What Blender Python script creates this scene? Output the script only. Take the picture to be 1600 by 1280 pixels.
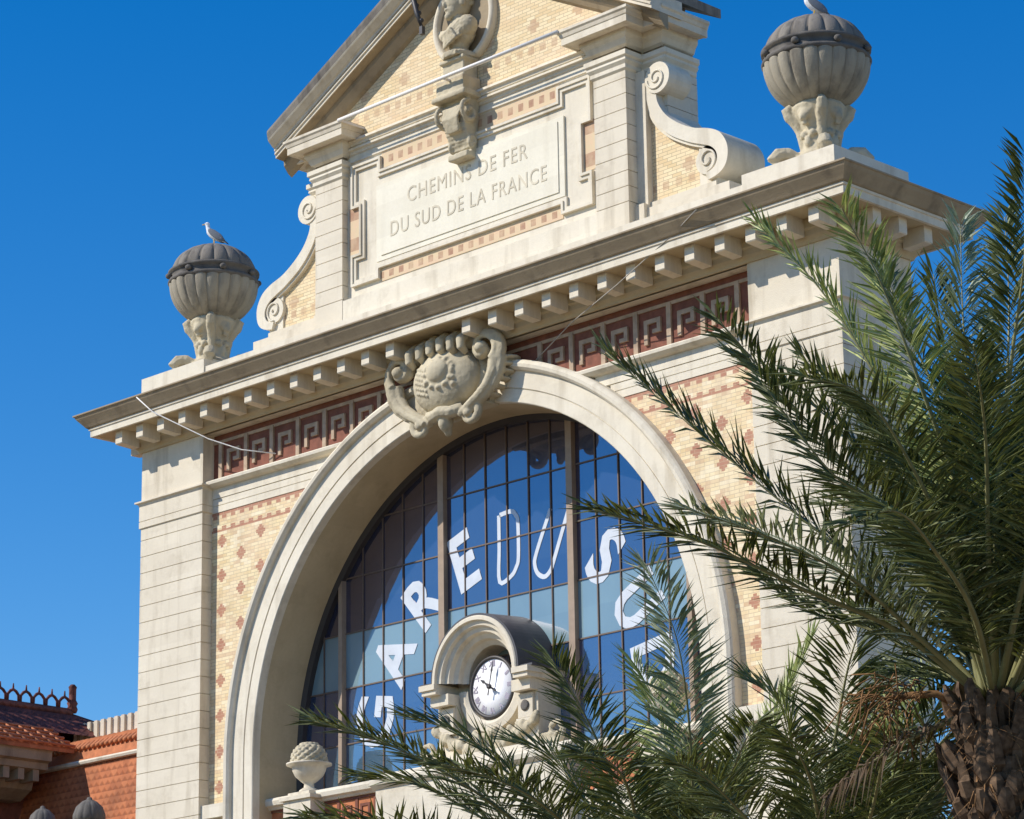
import bpy, bmesh, math, random
from mathutils import Vector, Matrix, noise
random.seed(7)
for o in list(bpy.data.objects): bpy.data.objects.remove(o)
sc = bpy.context.scene
COL = sc.collection
# ---------------------------------------------------------------- camera, sky, sun, exposure
yaw, pit, rol = 0.783, 0.279, -0.016
fw = Vector((-math.sin(yaw)*math.cos(pit), math.cos(yaw)*math.cos(pit), math.sin(pit)))
rt = Vector((math.cos(yaw), math.sin(yaw), 0)); up = rt.cross(fw)
rt2 = rt*math.cos(rol)+up*math.sin(rol); up2 = -rt*math.sin(rol)+up*math.cos(rol)
cam = bpy.data.objects.new('camera', bpy.data.cameras.new('camera')); COL.objects.link(cam)
M = Matrix((rt2, up2, -fw)).transposed().to_4x4(); M.translation = Vector((37.906, -36.554, -14.516))
cam.matrix_world = M
cam.data.sensor_width = 36; cam.data.lens = 36*4741.2/1600
cam.data.clip_end = 3000; cam.data.clip_start = .5
sc.camera = cam
SUN = Vector((-.67, -1, .98)).normalized()
sun = bpy.data.objects.new('sun', bpy.data.lights.new('sun', 'SUN')); COL.objects.link(sun)
sun.data.energy = 4.75; sun.data.angle = math.radians(.5); sun.data.color = (1, .93, .83)
sun.rotation_euler = (-SUN).to_track_quat('-Z', 'Y').to_euler(); sun.location = (0, -30, 40)
w = bpy.data.worlds.new('World'); sc.world = w; w.use_nodes = True
wn = w.node_tree; bg = wn.nodes['Background']
sky = wn.nodes.new('ShaderNodeTexSky'); sky.sky_type = 'NISHITA'; sky.sun_disc = False
sky.sun_elevation = math.asin(SUN.z); sky.sun_rotation = math.atan2(SUN.x, SUN.y)
sky.altitude = 0; sky.air_density = 1.0; sky.dust_density = .0; sky.ozone_density = 3.0
hs = wn.nodes.new('ShaderNodeHueSaturation'); hs.inputs['Saturation'].default_value = 1.45
hs.inputs['Hue'].default_value = .508
wn.links.new(sky.outputs[0], hs.inputs['Color']); wn.links.new(hs.outputs[0], bg.inputs[0])
bg.inputs[1].default_value = .15
sc.view_settings.view_transform = 'Standard'; sc.view_settings.look = 'None'
sc.view_settings.exposure = 0.0; sc.view_settings.gamma = 1
sc.render.engine = 'CYCLES'

# ---------------------------------------------------------------- node helpers
class NT:
    def __init__(s, name):
        s.m = bpy.data.materials.new(name); s.m.use_nodes = True
        s.t = s.m.node_tree; s.b = s.t.nodes['Principled BSDF']; s.out = s.t.nodes['Material Output']
    def n(s, k, **kw):
        x = s.t.nodes.new(k)
        for a, v in kw.items(): setattr(x, a, v)
        return x
    def set(s, sock, v):
        if isinstance(v, bpy.types.NodeSocket): s.t.links.new(v, sock)
        elif isinstance(v, (tuple, list)) and len(v) == 3 and sock.type == 'RGBA': sock.default_value = (*v, 1)
        else: sock.default_value = v
    def m_(s, op, a, b=0.0, c=0.0):
        x = s.n('ShaderNodeMath', operation=op)
        s.set(x.inputs[0], a); s.set(x.inputs[1], b); s.set(x.inputs[2], c)
        return x.outputs[0]
    def mix(s, f, a, b, mode='MIX'):
        x = s.n('ShaderNodeMix', data_type='RGBA', blend_type=mode)
        s.set(x.inputs[0], f); s.set(x.inputs[6], a); s.set(x.inputs[7], b)
        return x.outputs[2]
    def coord(s, scale=(1, 1, 1)):
        if not hasattr(s, 'tc'): s.tc = s.n('ShaderNodeTexCoord')
        mp = s.n('ShaderNodeMapping'); mp.inputs['Scale'].default_value = scale
        s.t.links.new(s.tc.outputs['Object'], mp.inputs[0]); return mp.outputs[0]
    def xyz(s):
        sp = s.n('ShaderNodeSeparateXYZ'); s.t.links.new(s.coord(), sp.inputs[0]); return sp.outputs
    def noise(s, scale, detail=4, co=None, rough=.55):
        x = s.n('ShaderNodeTexNoise'); x.inputs['Scale'].default_value = scale
        x.inputs['Detail'].default_value = detail; x.inputs['Roughness'].default_value = rough
        s.t.links.new(co if co else s.coord(), x.inputs['Vector']); return x.outputs['Fac']
    def ramp(s, f, a, b):
        x = s.n('ShaderNodeMapRange'); s.set(x.inputs[0], f); x.inputs[1].default_value = a; x.inputs[2].default_value = b
        return x.outputs[0]
    def bump(s, h, strength=.3, dist=.01):
        x = s.n('ShaderNodeBump'); x.inputs['Strength'].default_value = strength; x.inputs['Distance'].default_value = dist
        s.set(x.inputs['Height'], h); s.t.links.new(x.outputs[0], s.b.inputs['Normal'])
    def fin(s, col, rough=.85, spec=.25):
        s.set(s.b.inputs['Base Color'], col); s.set(s.b.inputs['Roughness'], rough); s.b.inputs['Specular IOR Level'].default_value = spec
        return s.m

def stone(name, c1, c2, dirt=(.16, .135, .105), amt=.35, streak=.4, bs=.35):
    t = NT(name)
    f = t.ramp(t.noise(.9, 5), .3, .7)
    c = t.mix(f, c1, c2)
    g = t.ramp(t.noise(14, 5), .35, .75)
    c = t.mix(t.m_('MULTIPLY', g, .22), c, (c1[0]*.72, c1[1]*.7, c1[2]*.66))
    st = t.ramp(t.noise(3.2, 6, t.coord((1, 1, .12))), .52, .74)
    c = t.mix(t.m_('MULTIPLY', st, streak), c, dirt)
    sp = t.n('ShaderNodeSeparateXYZ'); t.t.links.new(t.coord(), sp.inputs[0]); wn_ = t.n('ShaderNodeTexWhiteNoise', noise_dimensions='3D'); cb = t.n('ShaderNodeCombineXYZ')
    rowi = t.m_('FLOOR', t.m_('DIVIDE', t.m_('ADD', sp.outputs[2], 20.225), .335))
    t.set(cb.inputs[0], t.m_('FLOOR', t.m_('ADD', t.m_('DIVIDE', t.m_('ADD', sp.outputs[0], sp.outputs[1]), .82), t.m_('MULTIPLY', t.m_('MODULO', rowi, 2), .5)))); t.set(cb.inputs[2], rowi); t.t.links.new(cb.outputs[0], wn_.inputs['Vector'])
    c = t.mix(t.m_('MULTIPLY', wn_.outputs['Value'], .20), c, (c1[0]*.66, c1[1]*.64, c1[2]*.62))
    bl = t.ramp(t.noise(1.7, 8, rough=.7), .52, .8)
    c = t.mix(t.m_('MULTIPLY', bl, amt), c, dirt)
    t.bump(t.noise(40, 5), bs, .012)
    return t.fin(c, .88, .2)

MS = stone('pale_limestone', (.79, .715, .575), (.71, .635, .50), (.33, .265, .175), .5, .55)
MSW = stone('white_limestone', (.81, .745, .61), (.745, .675, .54), (.36, .295, .2), .45, .5)
MD = stone('weathered_shade_toned_stone', (.42, .34, .23), (.33, .265, .18), (.13, .105, .075), .5, .6)  # grime plus painted-in shade for undersides and recesses
MSO = stone('shade_toned_soffit_stone', (.62, .51, .33), (.53, .43, .27), (.30, .235, .14), .4, .2)  # khaki weathering, with the shade of soffits also put into the colour
MKD = stone('dark_ribbed_dome_stone', (.30, .27, .225), (.19, .17, .15), (.04, .038, .038), .7, .9, .6)
MG = stone('carved_stone', (.62, .55, .40), (.50, .43, .30), (.17, .145, .10), .5, .4, .4)
MU = stone('urn_stone', (.42, .375, .29), (.33, .30, .235), (.085, .078, .07), .5, .75, .6)
MK = stone('black_crusted_stone', (.20, .185, .165), (.12, .11, .10), (.035, .033, .035), .8, .8, .6)
MP = stone('plaque_stone', (.86, .81, .67), (.80, .745, .60), (.5, .44, .32), .12, .22)

def brick_mat():
    t = NT('yellow_glazed_brick')
    x, y, z = t.xyz()
    cb = t.n('ShaderNodeCombineXYZ'); t.set(cb.inputs[0], x); t.set(cb.inputs[1], z)
    bt = t.n('ShaderNodeTexBrick')
    bt.inputs['Scale'].default_value = 1; bt.inputs['Brick Width'].default_value = .21; bt.inputs['Row Height'].default_value = .066
    bt.inputs['Mortar Size'].default_value = .006; bt.inputs['Mortar Smooth'].default_value = .2; bt.inputs['Bias'].default_value = 0
    bt.inputs['Color1'].default_value = (.70, .53, .27, 1); bt.inputs['Color2'].default_value = (.82, .70, .43, 1)
    bt.inputs['Mortar'].default_value = (.50, .40, .25, 1)
    t.t.links.new(cb.outputs[0], bt.inputs['Vector'])
    c = bt.outputs['Color']
    c = t.mix(t.m_('MULTIPLY', t.ramp(t.noise(1.3, 4), .35, .75), .45), c, (.80, .60, .44))
    wb = t.n('ShaderNodeTexWhiteNoise', noise_dimensions='2D'); cw = t.n('ShaderNodeCombineXYZ')
    rw_ = t.m_('FLOOR', t.m_('DIVIDE', z, .066))
    t.set(cw.inputs[0], t.m_('FLOOR', t.m_('ADD', t.m_('DIVIDE', x, .21), t.m_('MULTIPLY', t.m_('MODULO', t.m_('ADD', rw_, 200), 2), .5)))); t.set(cw.inputs[1], rw_); t.t.links.new(cw.outputs[0], wb.inputs['Vector'])
    c = t.mix(t.m_('MULTIPLY', t.m_('GREATER_THAN', wb.outputs['Value'], .8), t.m_('MULTIPLY', t.ramp(t.noise(2, 3), .3, .7), .7)), c, (.56, .36, .22))
    c = t.mix(t.m_('MULTIPLY', t.m_('LESS_THAN', wb.outputs['Value'], .12), .5), c, (.86, .78, .58))
    c = t.mix(t.m_('MULTIPLY', t.ramp(t.noise(4, 6, t.coord((1, 1, .2))), .5, .75), .4), c, (.40, .30, .18))
    ax = t.m_('ABSOLUTE', x)
    # red crosses in the brickwork on a staggered lattice
    def cross(x0, z0):
        u = t.m_('ABSOLUTE', t.m_('SUBTRACT', t.m_('MODULO', t.m_('ADD', t.m_('SUBTRACT', ax, x0), 11.6+.58), 1.16), .58))
        v = t.m_('ABSOLUTE', t.m_('SUBTRACT', t.m_('MODULO', t.m_('ADD', t.m_('SUBTRACT', z, z0), 69+.345), .69), .345))
        def bx(a, b): return t.m_('MULTIPLY', t.m_('LESS_THAN', u, a), t.m_('LESS_THAN', v, b))
        return t.m_('MAXIMUM', t.m_('MAXIMUM', bx(.135, .034), bx(.085, .085)), bx(.04, .13))
    cr = t.m_('MAXIMUM', cross(6.76, -.59), cross(6.18, -.925))
    cr = t.m_('MULTIPLY', cr, t.m_('LESS_THAN', z, -.46))
    # red border bands and dotted courses
    def band(a, b): return t.m_('MULTIPLY', t.m_('GREATER_THAN', z, a), t.m_('LESS_THAN', z, b))
    dots = t.m_('LESS_THAN', t.m_('MODULO', t.m_('ADD', x, 20), .27), .135)
    r = t.m_('MAXIMUM', band(-.06, .02), band(-.40, -.355))
    r = t.m_('MAXIMUM', r, t.m_('MULTIPLY', dots, t.m_('MAXIMUM', band(-.14, -.06), band(-.355, -.29))))
    dn = t.m_('MAXIMUM', t.m_('MAXIMUM', cr, r), 0)
    m = t.m_('MULTIPLY', dn, t.m_('SUBTRACT', 1, t.m_('MULTIPLY', bt.outputs['Fac'], .5)))
    red = t.mix(t.ramp(t.noise(3, 3), .3, .7), (.44, .19, .11), (.36, .14, .085))
    c = t.mix(t.m_('MULTIPLY', m, .92), c, red)
    t.bump(bt.outputs['Fac'], -.4, .008)
    return t.fin(c, .6, .4)
MB_ = brick_mat()

def upper_brick(name, z0, both):
    t = NT(name)
    x, y, z = t.xyz()
    cb = t.n('ShaderNodeCombineXYZ'); t.set(cb.inputs[0], x); t.set(cb.inputs[1], z)
    bt = t.n('ShaderNodeTexBrick')
    bt.inputs['Scale'].default_value = 1; bt.inputs['Brick Width'].default_value = .21; bt.inputs['Row Height'].default_value = .066
    bt.inputs['Mortar Size'].default_value = .006; bt.inputs['Mortar Smooth'].default_value = .2
    bt.inputs['Color1'].default_value = (.68, .51, .27, 1); bt.inputs['Color2'].default_value = (.80, .67, .42, 1)
    bt.inputs['Mortar'].default_value = (.42, .33, .2, 1)
    t.t.links.new(cb.outputs[0], bt.inputs['Vector'])
    c = t.mix(t.m_('MULTIPLY', t.ramp(t.noise(1.3, 4), .35, .75), .4), bt.outputs['Color'], (.75, .55, .38))
    dots = t.m_('LESS_THAN', t.m_('MODULO', t.m_('ADD', x, 20), .3), .15)
    zz = t.m_('MULTIPLY', t.m_('GREATER_THAN', z, z0), t.m_('LESS_THAN', z, z0+.15))
    u = t.m_('ABSOLUTE', t.m_('SUBTRACT', t.m_('MODULO', t.m_('ADD', t.m_('ABSOLUTE', x), 11.6), 1.16), .58))
    v = t.m_('ABSOLUTE', t.m_('SUBTRACT', t.m_('MODULO', t.m_('ADD', z, 70.2), .9), .45))
    cr = t.m_('MAXIMUM', t.m_('MULTIPLY', t.m_('LESS_THAN', u, .15), t.m_('LESS_THAN', v, .05)), t.m_('MULTIPLY', t.m_('LESS_THAN', u, .08), t.m_('LESS_THAN', v, .13)))
    m = t.m_('MAXIMUM', t.m_('MULTIPLY', dots, zz), t.m_('MULTIPLY', cr, both))
    c = t.mix(t.m_('MULTIPLY', m, t.m_('ADD', .3, t.m_('MULTIPLY', t.ramp(t.noise(2.5, 3), .3, .7), .4))), c, (.42, .24, .14))
    t.bump(bt.outputs['Fac'], -.4, .008)
    return t.fin(c, .65, .35)
MBS = upper_brick('scroll_brick', 3.72, 1.0)
MBT = upper_brick('tympanum_brick', 7.1, 1.0)

def flat(name, c, rough=.7, spec=.3, metal=0, var=.25, sc_=6):
    t = NT(name)
    t.b.inputs['Metallic'].default_value = metal
    c2 = tuple(v*(1-var) for v in c)
    cc = t.mix(t.ramp(t.noise(sc_, 5), .3, .7), c, c2)
    t.bump(t.noise(30, 3), .2, .006)
    return t.fin(cc, rough, spec)
MMU = flat('tan_mullion_paint', (.40, .30, .22), .6, .3, 0, .2)
MTC = flat('terracotta_red', (.26, .095, .06), .75, .3, 0, .4)
MTO = flat('terracotta_orange', (.62, .22, .09), .7, .3, 0, .35)
MCR = flat('cream_tile', (.56, .42, .30), .75, .2, 0, .4, 4)
MDK = flat('dark_bronze', (.05, .045, .045), .5, .5)
MFR = flat('painted_window_frame', (.17, .12, .09), .55, .4, 0, .2)
MWH = flat('white_lettering', (.66, .71, .78), .45, .4, 0, .14, 3)
MDI = flat('white_enamel_dial', (.9, .9, .92), .3, .5, 0, .04)
MNU = flat('faded_numerals', (.42, .38, .45), .5, .3, 0, .1)
MLD = flat('lead_roof', (.085, .08, .085), .5, .5, 0, .35, 3)
MWB = flat('white_metal_rail', (.85, .82, .78), .45, .5, 0, .08)
MBW = flat('gull_white', (.85, .85, .86), .8, .2, 0, .05)
MBG = flat('gull_grey_wing', (.22, .24, .27), .8, .2, 0, .2)
MBY = flat('gull_bill_yellow', (.7, .45, .06), .5, .3)
MCB = flat('grey_cable', (.45, .42, .36), .6, .3, 0, .2)
MIN = flat('worn_inscription', (.73, .655, .505), .9, .1, 0, .3, 2.5)

def glass_mat():
    t = NT('tinted_window_film')
    x, y, z = t.xyz()
    def gt(a): return t.m_('GREATER_THAN', z, a)
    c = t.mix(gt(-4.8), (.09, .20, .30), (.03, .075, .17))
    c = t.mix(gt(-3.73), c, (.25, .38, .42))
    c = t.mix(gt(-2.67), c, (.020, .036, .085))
    pn = t.n('ShaderNodeTexWhiteNoise', noise_dimensions='2D')
    cb = t.n('ShaderNodeCombineXYZ')
    t.set(cb.inputs[0], t.m_('FLOOR', t.m_('DIVIDE', x, .556))); t.set(cb.inputs[1], t.m_('FLOOR', t.m_('DIVIDE', z, 1.06)))
    t.t.links.new(cb.outputs[0], pn.inputs['Vector'])
    c = t.mix(t.m_('MULTIPLY', pn.outputs['Value'], .12), c, (.015, .05, .12))
    c = t.mix(t.m_('MULTIPLY', t.ramp(t.noise(.8, 3), .4, .7), .15), c, (.02, .045, .09))
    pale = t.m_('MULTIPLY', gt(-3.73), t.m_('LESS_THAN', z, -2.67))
    t.set(t.b.inputs['Base Color'], c); t.b.inputs['Roughness'].default_value = .3
    gl = t.n('ShaderNodeBsdfGlossy'); gl.inputs['Color'].default_value = (.44, .40, .46, 1); gl.inputs['Roughness'].default_value = .03
    bp = t.n('ShaderNodeBump'); bp.inputs['Strength'].default_value = .12; bp.inputs['Distance'].default_value = .02
    t.set(bp.inputs['Height'], t.noise(1.1, 2))
    rv = t.n('ShaderNodeVectorMath', operation='SUBTRACT'); t.t.links.new(pn.outputs['Color'], rv.inputs[0]); rv.inputs[1].default_value = (.5, .5, .5)
    rs = t.n('ShaderNodeVectorMath', operation='SCALE'); t.t.links.new(rv.outputs[0], rs.inputs[0]); rs.inputs['Scale'].default_value = .022
    ra_ = t.n('ShaderNodeVectorMath', operation='ADD'); t.t.links.new(bp.outputs[0], ra_.inputs[0]); t.t.links.new(rs.outputs[0], ra_.inputs[1])
    rn = t.n('ShaderNodeVectorMath', operation='NORMALIZE'); t.t.links.new(ra_.outputs[0], rn.inputs[0]); t.t.links.new(rn.outputs[0], gl.inputs['Normal'])
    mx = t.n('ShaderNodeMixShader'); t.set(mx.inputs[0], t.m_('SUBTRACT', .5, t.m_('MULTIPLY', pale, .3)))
    t.t.links.new(t.b.outputs[0], mx.inputs[1]); t.t.links.new(gl.outputs[0], mx.inputs[2]); t.t.links.new(mx.outputs[0], t.out.inputs[0])
    return t.m
MGL = glass_mat()

def tile_mat(name, c1, c2, rw=.2, rh=.16):
    t = NT(name)
    x, y, z = t.xyz()
    xy = t.m_('ADD', x, y)
    row = t.m_('FLOOR', t.m_('DIVIDE', z, rh))
    u = t.m_('FRACT', t.m_('ADD', t.m_('DIVIDE', xy, rw), t.m_('MULTIPLY', t.m_('MODULO', t.m_('ADD', row, 100), 2), .5)))
    v = t.m_('FRACT', t.m_('DIVIDE', z, rh))
    uu = t.m_('ABSOLUTE', t.m_('SUBTRACT', u, .5))
    edge = t.m_('ADD', t.m_('MULTIPLY', uu, 1.0), t.m_('MULTIPLY', t.m_('SUBTRACT', 1, v), .9))
    e = t.ramp(edge, .75, 1.15)
    wn_ = t.n('ShaderNodeTexWhiteNoise', noise_dimensions='2D'); cb = t.n('ShaderNodeCombineXYZ')
    t.set(cb.inputs[0], t.m_('FLOOR', t.m_('DIVIDE', xy, rw))); t.set(cb.inputs[1], row); t.t.links.new(cb.outputs[0], wn_.inputs['Vector'])
    c = t.mix(wn_.outputs['Value'], c1, c2)
    c = t.mix(t.m_('MULTIPLY', t.ramp(t.noise(1.5, 6), .45, .7), .6), c, (c2[0]*.5, c2[1]*.6, c2[2]*.7))
    c = t.mix(t.m_('MULTIPLY', e, .6), c, (c1[0]*.35, c1[1]*.3, c1[2]*.3))
    t.bump(t.m_('SUBTRACT', 1, e), .5, .03)
    return t.fin(c, .75, .3)
MRT = tile_mat('orange_scale_tiles', (.56, .19, .075), (.42, .13, .05))
MRD = tile_mat('shade_darkened_red_tiles', (.22, .07, .05), (.13, .045, .035))  # tile colour darkened to carry the shade of the pavilion roof

def leaf_mat(name, a, b, tr=.2, rough=.45):
    t = NT(name)
    oi = t.n('ShaderNodeObjectInfo'); ge = t.n('ShaderNodeNewGeometry')
    c = t.mix(oi.outputs['Random'], a, b)
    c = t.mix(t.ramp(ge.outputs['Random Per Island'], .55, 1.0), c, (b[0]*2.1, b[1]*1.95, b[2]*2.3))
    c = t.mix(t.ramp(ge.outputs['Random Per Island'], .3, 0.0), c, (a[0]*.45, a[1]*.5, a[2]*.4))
    c = t.mix(t.m_('MULTIPLY', t.ramp(t.noise(9, 2), .35, .7), .6), c, (a[0]*.5, a[1]*.5, a[2]*.4))
    t.fin(c, rough, .42)
    tl = t.n('ShaderNodeBsdfTranslucent'); t.set(tl.inputs['Color'], t.mix(.6, c, (.30, .33, .06)))
    mx = t.n('ShaderNodeMixShader'); mx.inputs[0].default_value = tr
    t.t.links.new(t.b.outputs[0], mx.inputs[1]); t.t.links.new(tl.outputs[0], mx.inputs[2]); t.t.links.new(mx.outputs[0], t.out.inputs[0])
    return t.m
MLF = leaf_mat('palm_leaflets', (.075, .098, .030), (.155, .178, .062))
MLB = leaf_mat('sunlit_palm_leaflets', (.34, .40, .13), (.40, .45, .16), .3)  # lighter leaflet copy, sunlit brightness put into the colour
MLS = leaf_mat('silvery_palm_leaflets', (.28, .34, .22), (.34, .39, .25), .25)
MLX = leaf_mat('dead_palm_leaflets', (.15, .085, .04), (.10, .06, .03), .15, .7)
MRA = flat('palm_rachis', (.30, .29, .13), .5, .4, 0, .3)
MBK = flat('palm_bark', (.22, .145, .092), .95, .1, 0, .8, 11)
MFB = flat('palm_fibre', (.34, .19, .09), .95, .1, 0, .6, 20)
MAS = flat('asphalt', (.055, .053, .05), .95, .2, 0, .3, 2)
MPV = flat('paving_stone', (.235, .172, .105), .9, .2, 0, .25, 1)

# ---------------------------------------------------------------- mesh helpers
class MB:
    def __init__(s): s.v = []; s.f = []; s.sm = []
    def add(s, vs, fs, smooth=False):
        o = len(s.v); s.v += [tuple(p) for p in vs]; s.f += [tuple(i+o for i in f) for f in fs]; s.sm += [smooth]*len(fs)
        return s
    def box(s, x0, x1, y0, y1, z0, z1):
        x0, x1 = min(x0, x1), max(x0, x1); y0, y1 = min(y0, y1), max(y0, y1)
        vs = [(x0, y0, z0), (x1, y0, z0), (x1, y1, z0), (x0, y1, z0), (x0, y0, z1), (x1, y0, z1), (x1, y1, z1), (x0, y1, z1)]
        return s.add(vs, [(3, 2, 1, 0), (4, 5, 6, 7), (0, 1, 5, 4), (1, 2, 6, 5), (2, 3, 7, 6), (3, 0, 4, 7)])
    def prism(s, poly, y0, y1):          # poly in x,z extruded along y
        n = len(poly); A = [(x, y0, z) for x, z in poly]; B = [(x, y1, z) for x, z in poly]
        return s.add(A+B, [tuple(range(n)), tuple(range(2*n-1, n-1, -1))]+[(i, i+n, (i+1) % n+n, (i+1) % n) for i in range(n)])
    def prismx(s, poly, x0, x1):         # poly in y,z extruded along x
        n = len(poly); A = [(x0, y, z) for y, z in poly]; B = [(x1, y, z) for y, z in poly]
        return s.add(A+B, [tuple(range(n-1, -1, -1)), tuple(range(n, 2*n))]+[((i+1) % n, (i+1) % n+n, i+n, i) for i in range(n)])
    def band(s, outer, inner, y0, y1):   # ribbon between two x,z curves, extruded along y
        n = len(outer); V = []
        for c, y in ((outer, y0), (inner, y0), (outer, y1), (inner, y1)): V += [(x, y, z) for x, z in c]
        F = []
        for i in range(n-1):
            F += [(i, i+1, n+i+1, n+i), (2*n+i, 3*n+i, 3*n+i+1, 2*n+i+1), (i, 2*n+i, 2*n+i+1, i+1), (n+i, n+i+1, 3*n+i+1, 3*n+i)]
        F += [(0, n, 3*n, 2*n), (n-1, 3*n-1, 4*n-1, 2*n-1)]
        return s.add(V, F)
    def loft(s, rings, smooth=False, closed=False, cap=False):
        n = len(rings[0]); V = [p for r in rings for p in r]; F = []
        for j in range(len(rings)-1):
            for i in range(n if closed else n-1):
                k = (i+1) % n; F.append((j*n+i, j*n+k, (j+1)*n+k, (j+1)*n+i))
        if cap: F += [tuple(range(n-1, -1, -1)), tuple(range((len(rings)-1)*n, len(rings)*n))]
        return s.add(V, F, smooth)
    def mould(s, path, prof, closed=False):   # path x,y (outward = right of travel), prof (out,z) from top to bottom
        n = len(path); rings = []
        for i in range(n):
            p = Vector(path[i])
            a = Vector(path[i-1]) if (i > 0 or closed) else None; b = Vector(path[(i+1) % n]) if (i < n-1 or closed) else None
            d1 = (p-a).normalized() if a is not None else (b-p).normalized(); d2 = (b-p).normalized() if b is not None else d1
            n1 = Vector((d1.y, -d1.x)); n2 = Vector((d2.y, -d2.x)); m = n1+n2; m = m/max(m.dot(n1), .2)
            rings.append([(p.x+m.x*o, p.y+m.y*o, z) for o, z in prof])
        if closed: rings.append(rings[0])
        return s.loft(rings)
    def lathe(s, prof, n=32, c=(0, 0, 0), mod=None, smooth=True):
        rings = []
        for r, z in prof:
            rings.append([(c[0]+(r*(mod(2*math.pi*i/n, z) if mod else 1))*math.cos(2*math.pi*i/n), c[1]+(r*(mod(2*math.pi*i/n, z) if mod else 1))*math.sin(2*math.pi*i/n), c[2]+z) for i in range(n)])
        return s.loft(rings, smooth, True, True)
    def tube(s, pts, r, n=8, smooth=True, cap=True):
        pts = [Vector(p) for p in pts]; rings = []; ref = Vector((0, 0, 1))
        for i, p in enumerate(pts):
            t = (pts[min(i+1, len(pts)-1)]-pts[max(i-1, 0)]).normalized()
            a = t.cross(ref)
            if a.length < .1: a = t.cross(Vector((1, 0, 0)))
            a.normalize(); b = a.cross(t).normalized(); ref = b if True else ref
            rr = r[i] if isinstance(r, (list, tuple)) else r
            rings.append([p+a*math.cos(2*math.pi*k/n)*rr+b*math.sin(2*math.pi*k/n)*rr for k in range(n)])
        return s.loft([[tuple(q) for q in g] for g in rings], smooth, True, cap)
    def ball(s, c, r, n=12, rot=None):
        rx, ry, rz = (r, r, r) if not isinstance(r, tuple) else r
        rings = []
        for j in range(1, n):
            a = math.pi*j/n
            g = [Vector((rx*math.sin(a)*math.cos(2*math.pi*i/(2*n)), ry*math.sin(a)*math.sin(2*math.pi*i/(2*n)), rz*math.cos(a))) for i in range(2*n)]
            if rot: g = [rot @ q for q in g]
            rings.append([(c[0]+q.x, c[1]+q.y, c[2]+q.z) for q in g])
        return s.loft(rings, True, True, True)
    def build(s, name, mat, parent=None, fix=True):
        me = bpy.data.meshes.new(name); me.from_pydata(s.v, [], s.f); me.materials.append(mat)
        me.polygons.foreach_set('use_smooth', s.sm)
        if fix:
            bm = bmesh.new(); bm.from_mesh(me); bmesh.ops.recalc_face_normals(bm, faces=bm.faces); bm.to_mesh(me); bm.free()
        o = bpy.data.objects.new(name, me); COL.objects.link(o)
        if parent: inplace(o, parent)
        return o
def inplace(o, parent):                  # keeps mesh coordinates where they were modelled
    o.parent = parent; p = parent; l = Vector()
    while p: l += p.location; p = p.parent
    o.location = -l
def thing(name, label, cat, loc=(0, 0, 0), group=None):
    o = bpy.data.objects.new(name, None); COL.objects.link(o); o.location = loc; o.empty_display_size = .3
    o['label'] = label; o['category'] = cat
    if group: o['group'] = group
    return o
def tag(o, label, cat, group=None):
    o['label'] = label; o['category'] = cat
    if group: o['group'] = group
    return o
def rel(o, origin):      # parts are modelled in place; move mesh into its thing's frame
    o.data.transform(Matrix.Translation(-Vector(origin))); return o
def copy_tree(o, parent=None):
    c = o.copy(); COL.objects.link(c); c.parent = parent
    for ch in [k for k in bpy.data.objects if k.parent == o]: copy_tree(ch, c)
    return c
def blob(mb, voxel, amp=0.0, nscale=6.0, smooth=3):     # fuse overlapping shapes into one carved surface
    me = bpy.data.meshes.new('t'); me.from_pydata(mb.v, [], mb.f)
    bm = bmesh.new(); bm.from_mesh(me); bmesh.ops.recalc_face_normals(bm, faces=bm.faces); bm.to_mesh(me); bm.free()
    o = bpy.data.objects.new('t', me); COL.objects.link(o)
    m = o.modifiers.new('r', 'REMESH'); m.mode = 'VOXEL'; m.voxel_size = voxel
    if smooth: k = o.modifiers.new('s', 'SMOOTH'); k.factor = .5; k.iterations = smooth
    dg = bpy.context.evaluated_depsgraph_get(); e = o.evaluated_get(dg)
    r = bpy.data.meshes.new_from_object(e); bpy.data.objects.remove(o)
    if amp:
        for v in r.vertices:
            n = noise.noise(v.co*nscale)*.7+noise.noise(v.co*nscale*2.3)*.5
            v.co += v.normal*amp*n
    r.polygons.foreach_set('use_smooth', [True]*len(r.polygons))
    return r
def meshobj(name, me, mat, parent=None):
    me.materials.clear(); me.materials.append(mat); me.name = name
    o = bpy.data.objects.new(name, me); COL.objects.link(o)
    if parent: inplace(o, parent)
    return o
def text_mesh(body, size, extrude=.01, offset=0, spacing=1.0, align='CENTER'):
    cu = bpy.data.curves.new('t', 'FONT'); cu.body = body; cu.size = size; cu.extrude = extrude; cu.offset = offset
    cu.align_x = align; cu.align_y = 'CENTER'; cu.space_character = spacing; cu.resolution_u = 3
    o = bpy.data.objects.new('t', cu); COL.objects.link(o)
    dg = bpy.context.evaluated_depsgraph_get(); me = bpy.data.meshes.new_from_object(o.evaluated_get(dg))
    bpy.data.objects.remove(o); me.transform(Matrix.Rotation(math.pi/2, 4, 'X')); return me
def spiral(cx, cz, r0, r1, a0, a1, n=24):
    return [(cx+(r0+(r1-r0)*i/n)*math.cos(a0+(a1-a0)*i/n), cz+(r0+(r1-r0)*i/n)*math.sin(a0+(a1-a0)*i/n)) for i in range(n+1)]
def cr(P, n=5):
    P = [P[0]]+P+[P[-1]]; R = []
    for i in range(1, len(P)-2):
        for k in range(n):
            t_ = k/n; a, b, c_, d_ = [Vector(q) for q in P[i-1:i+3]]
            R.append(tuple(.5*((2*b)+(-a+c_)*t_+(2*a-5*b+4*c_-d_)*t_*t_+(-a+3*b-3*c_+d_)*t_**3)))
    R.append(P[-2]); return R
PI = math.pi
GZ = -16.1
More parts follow.
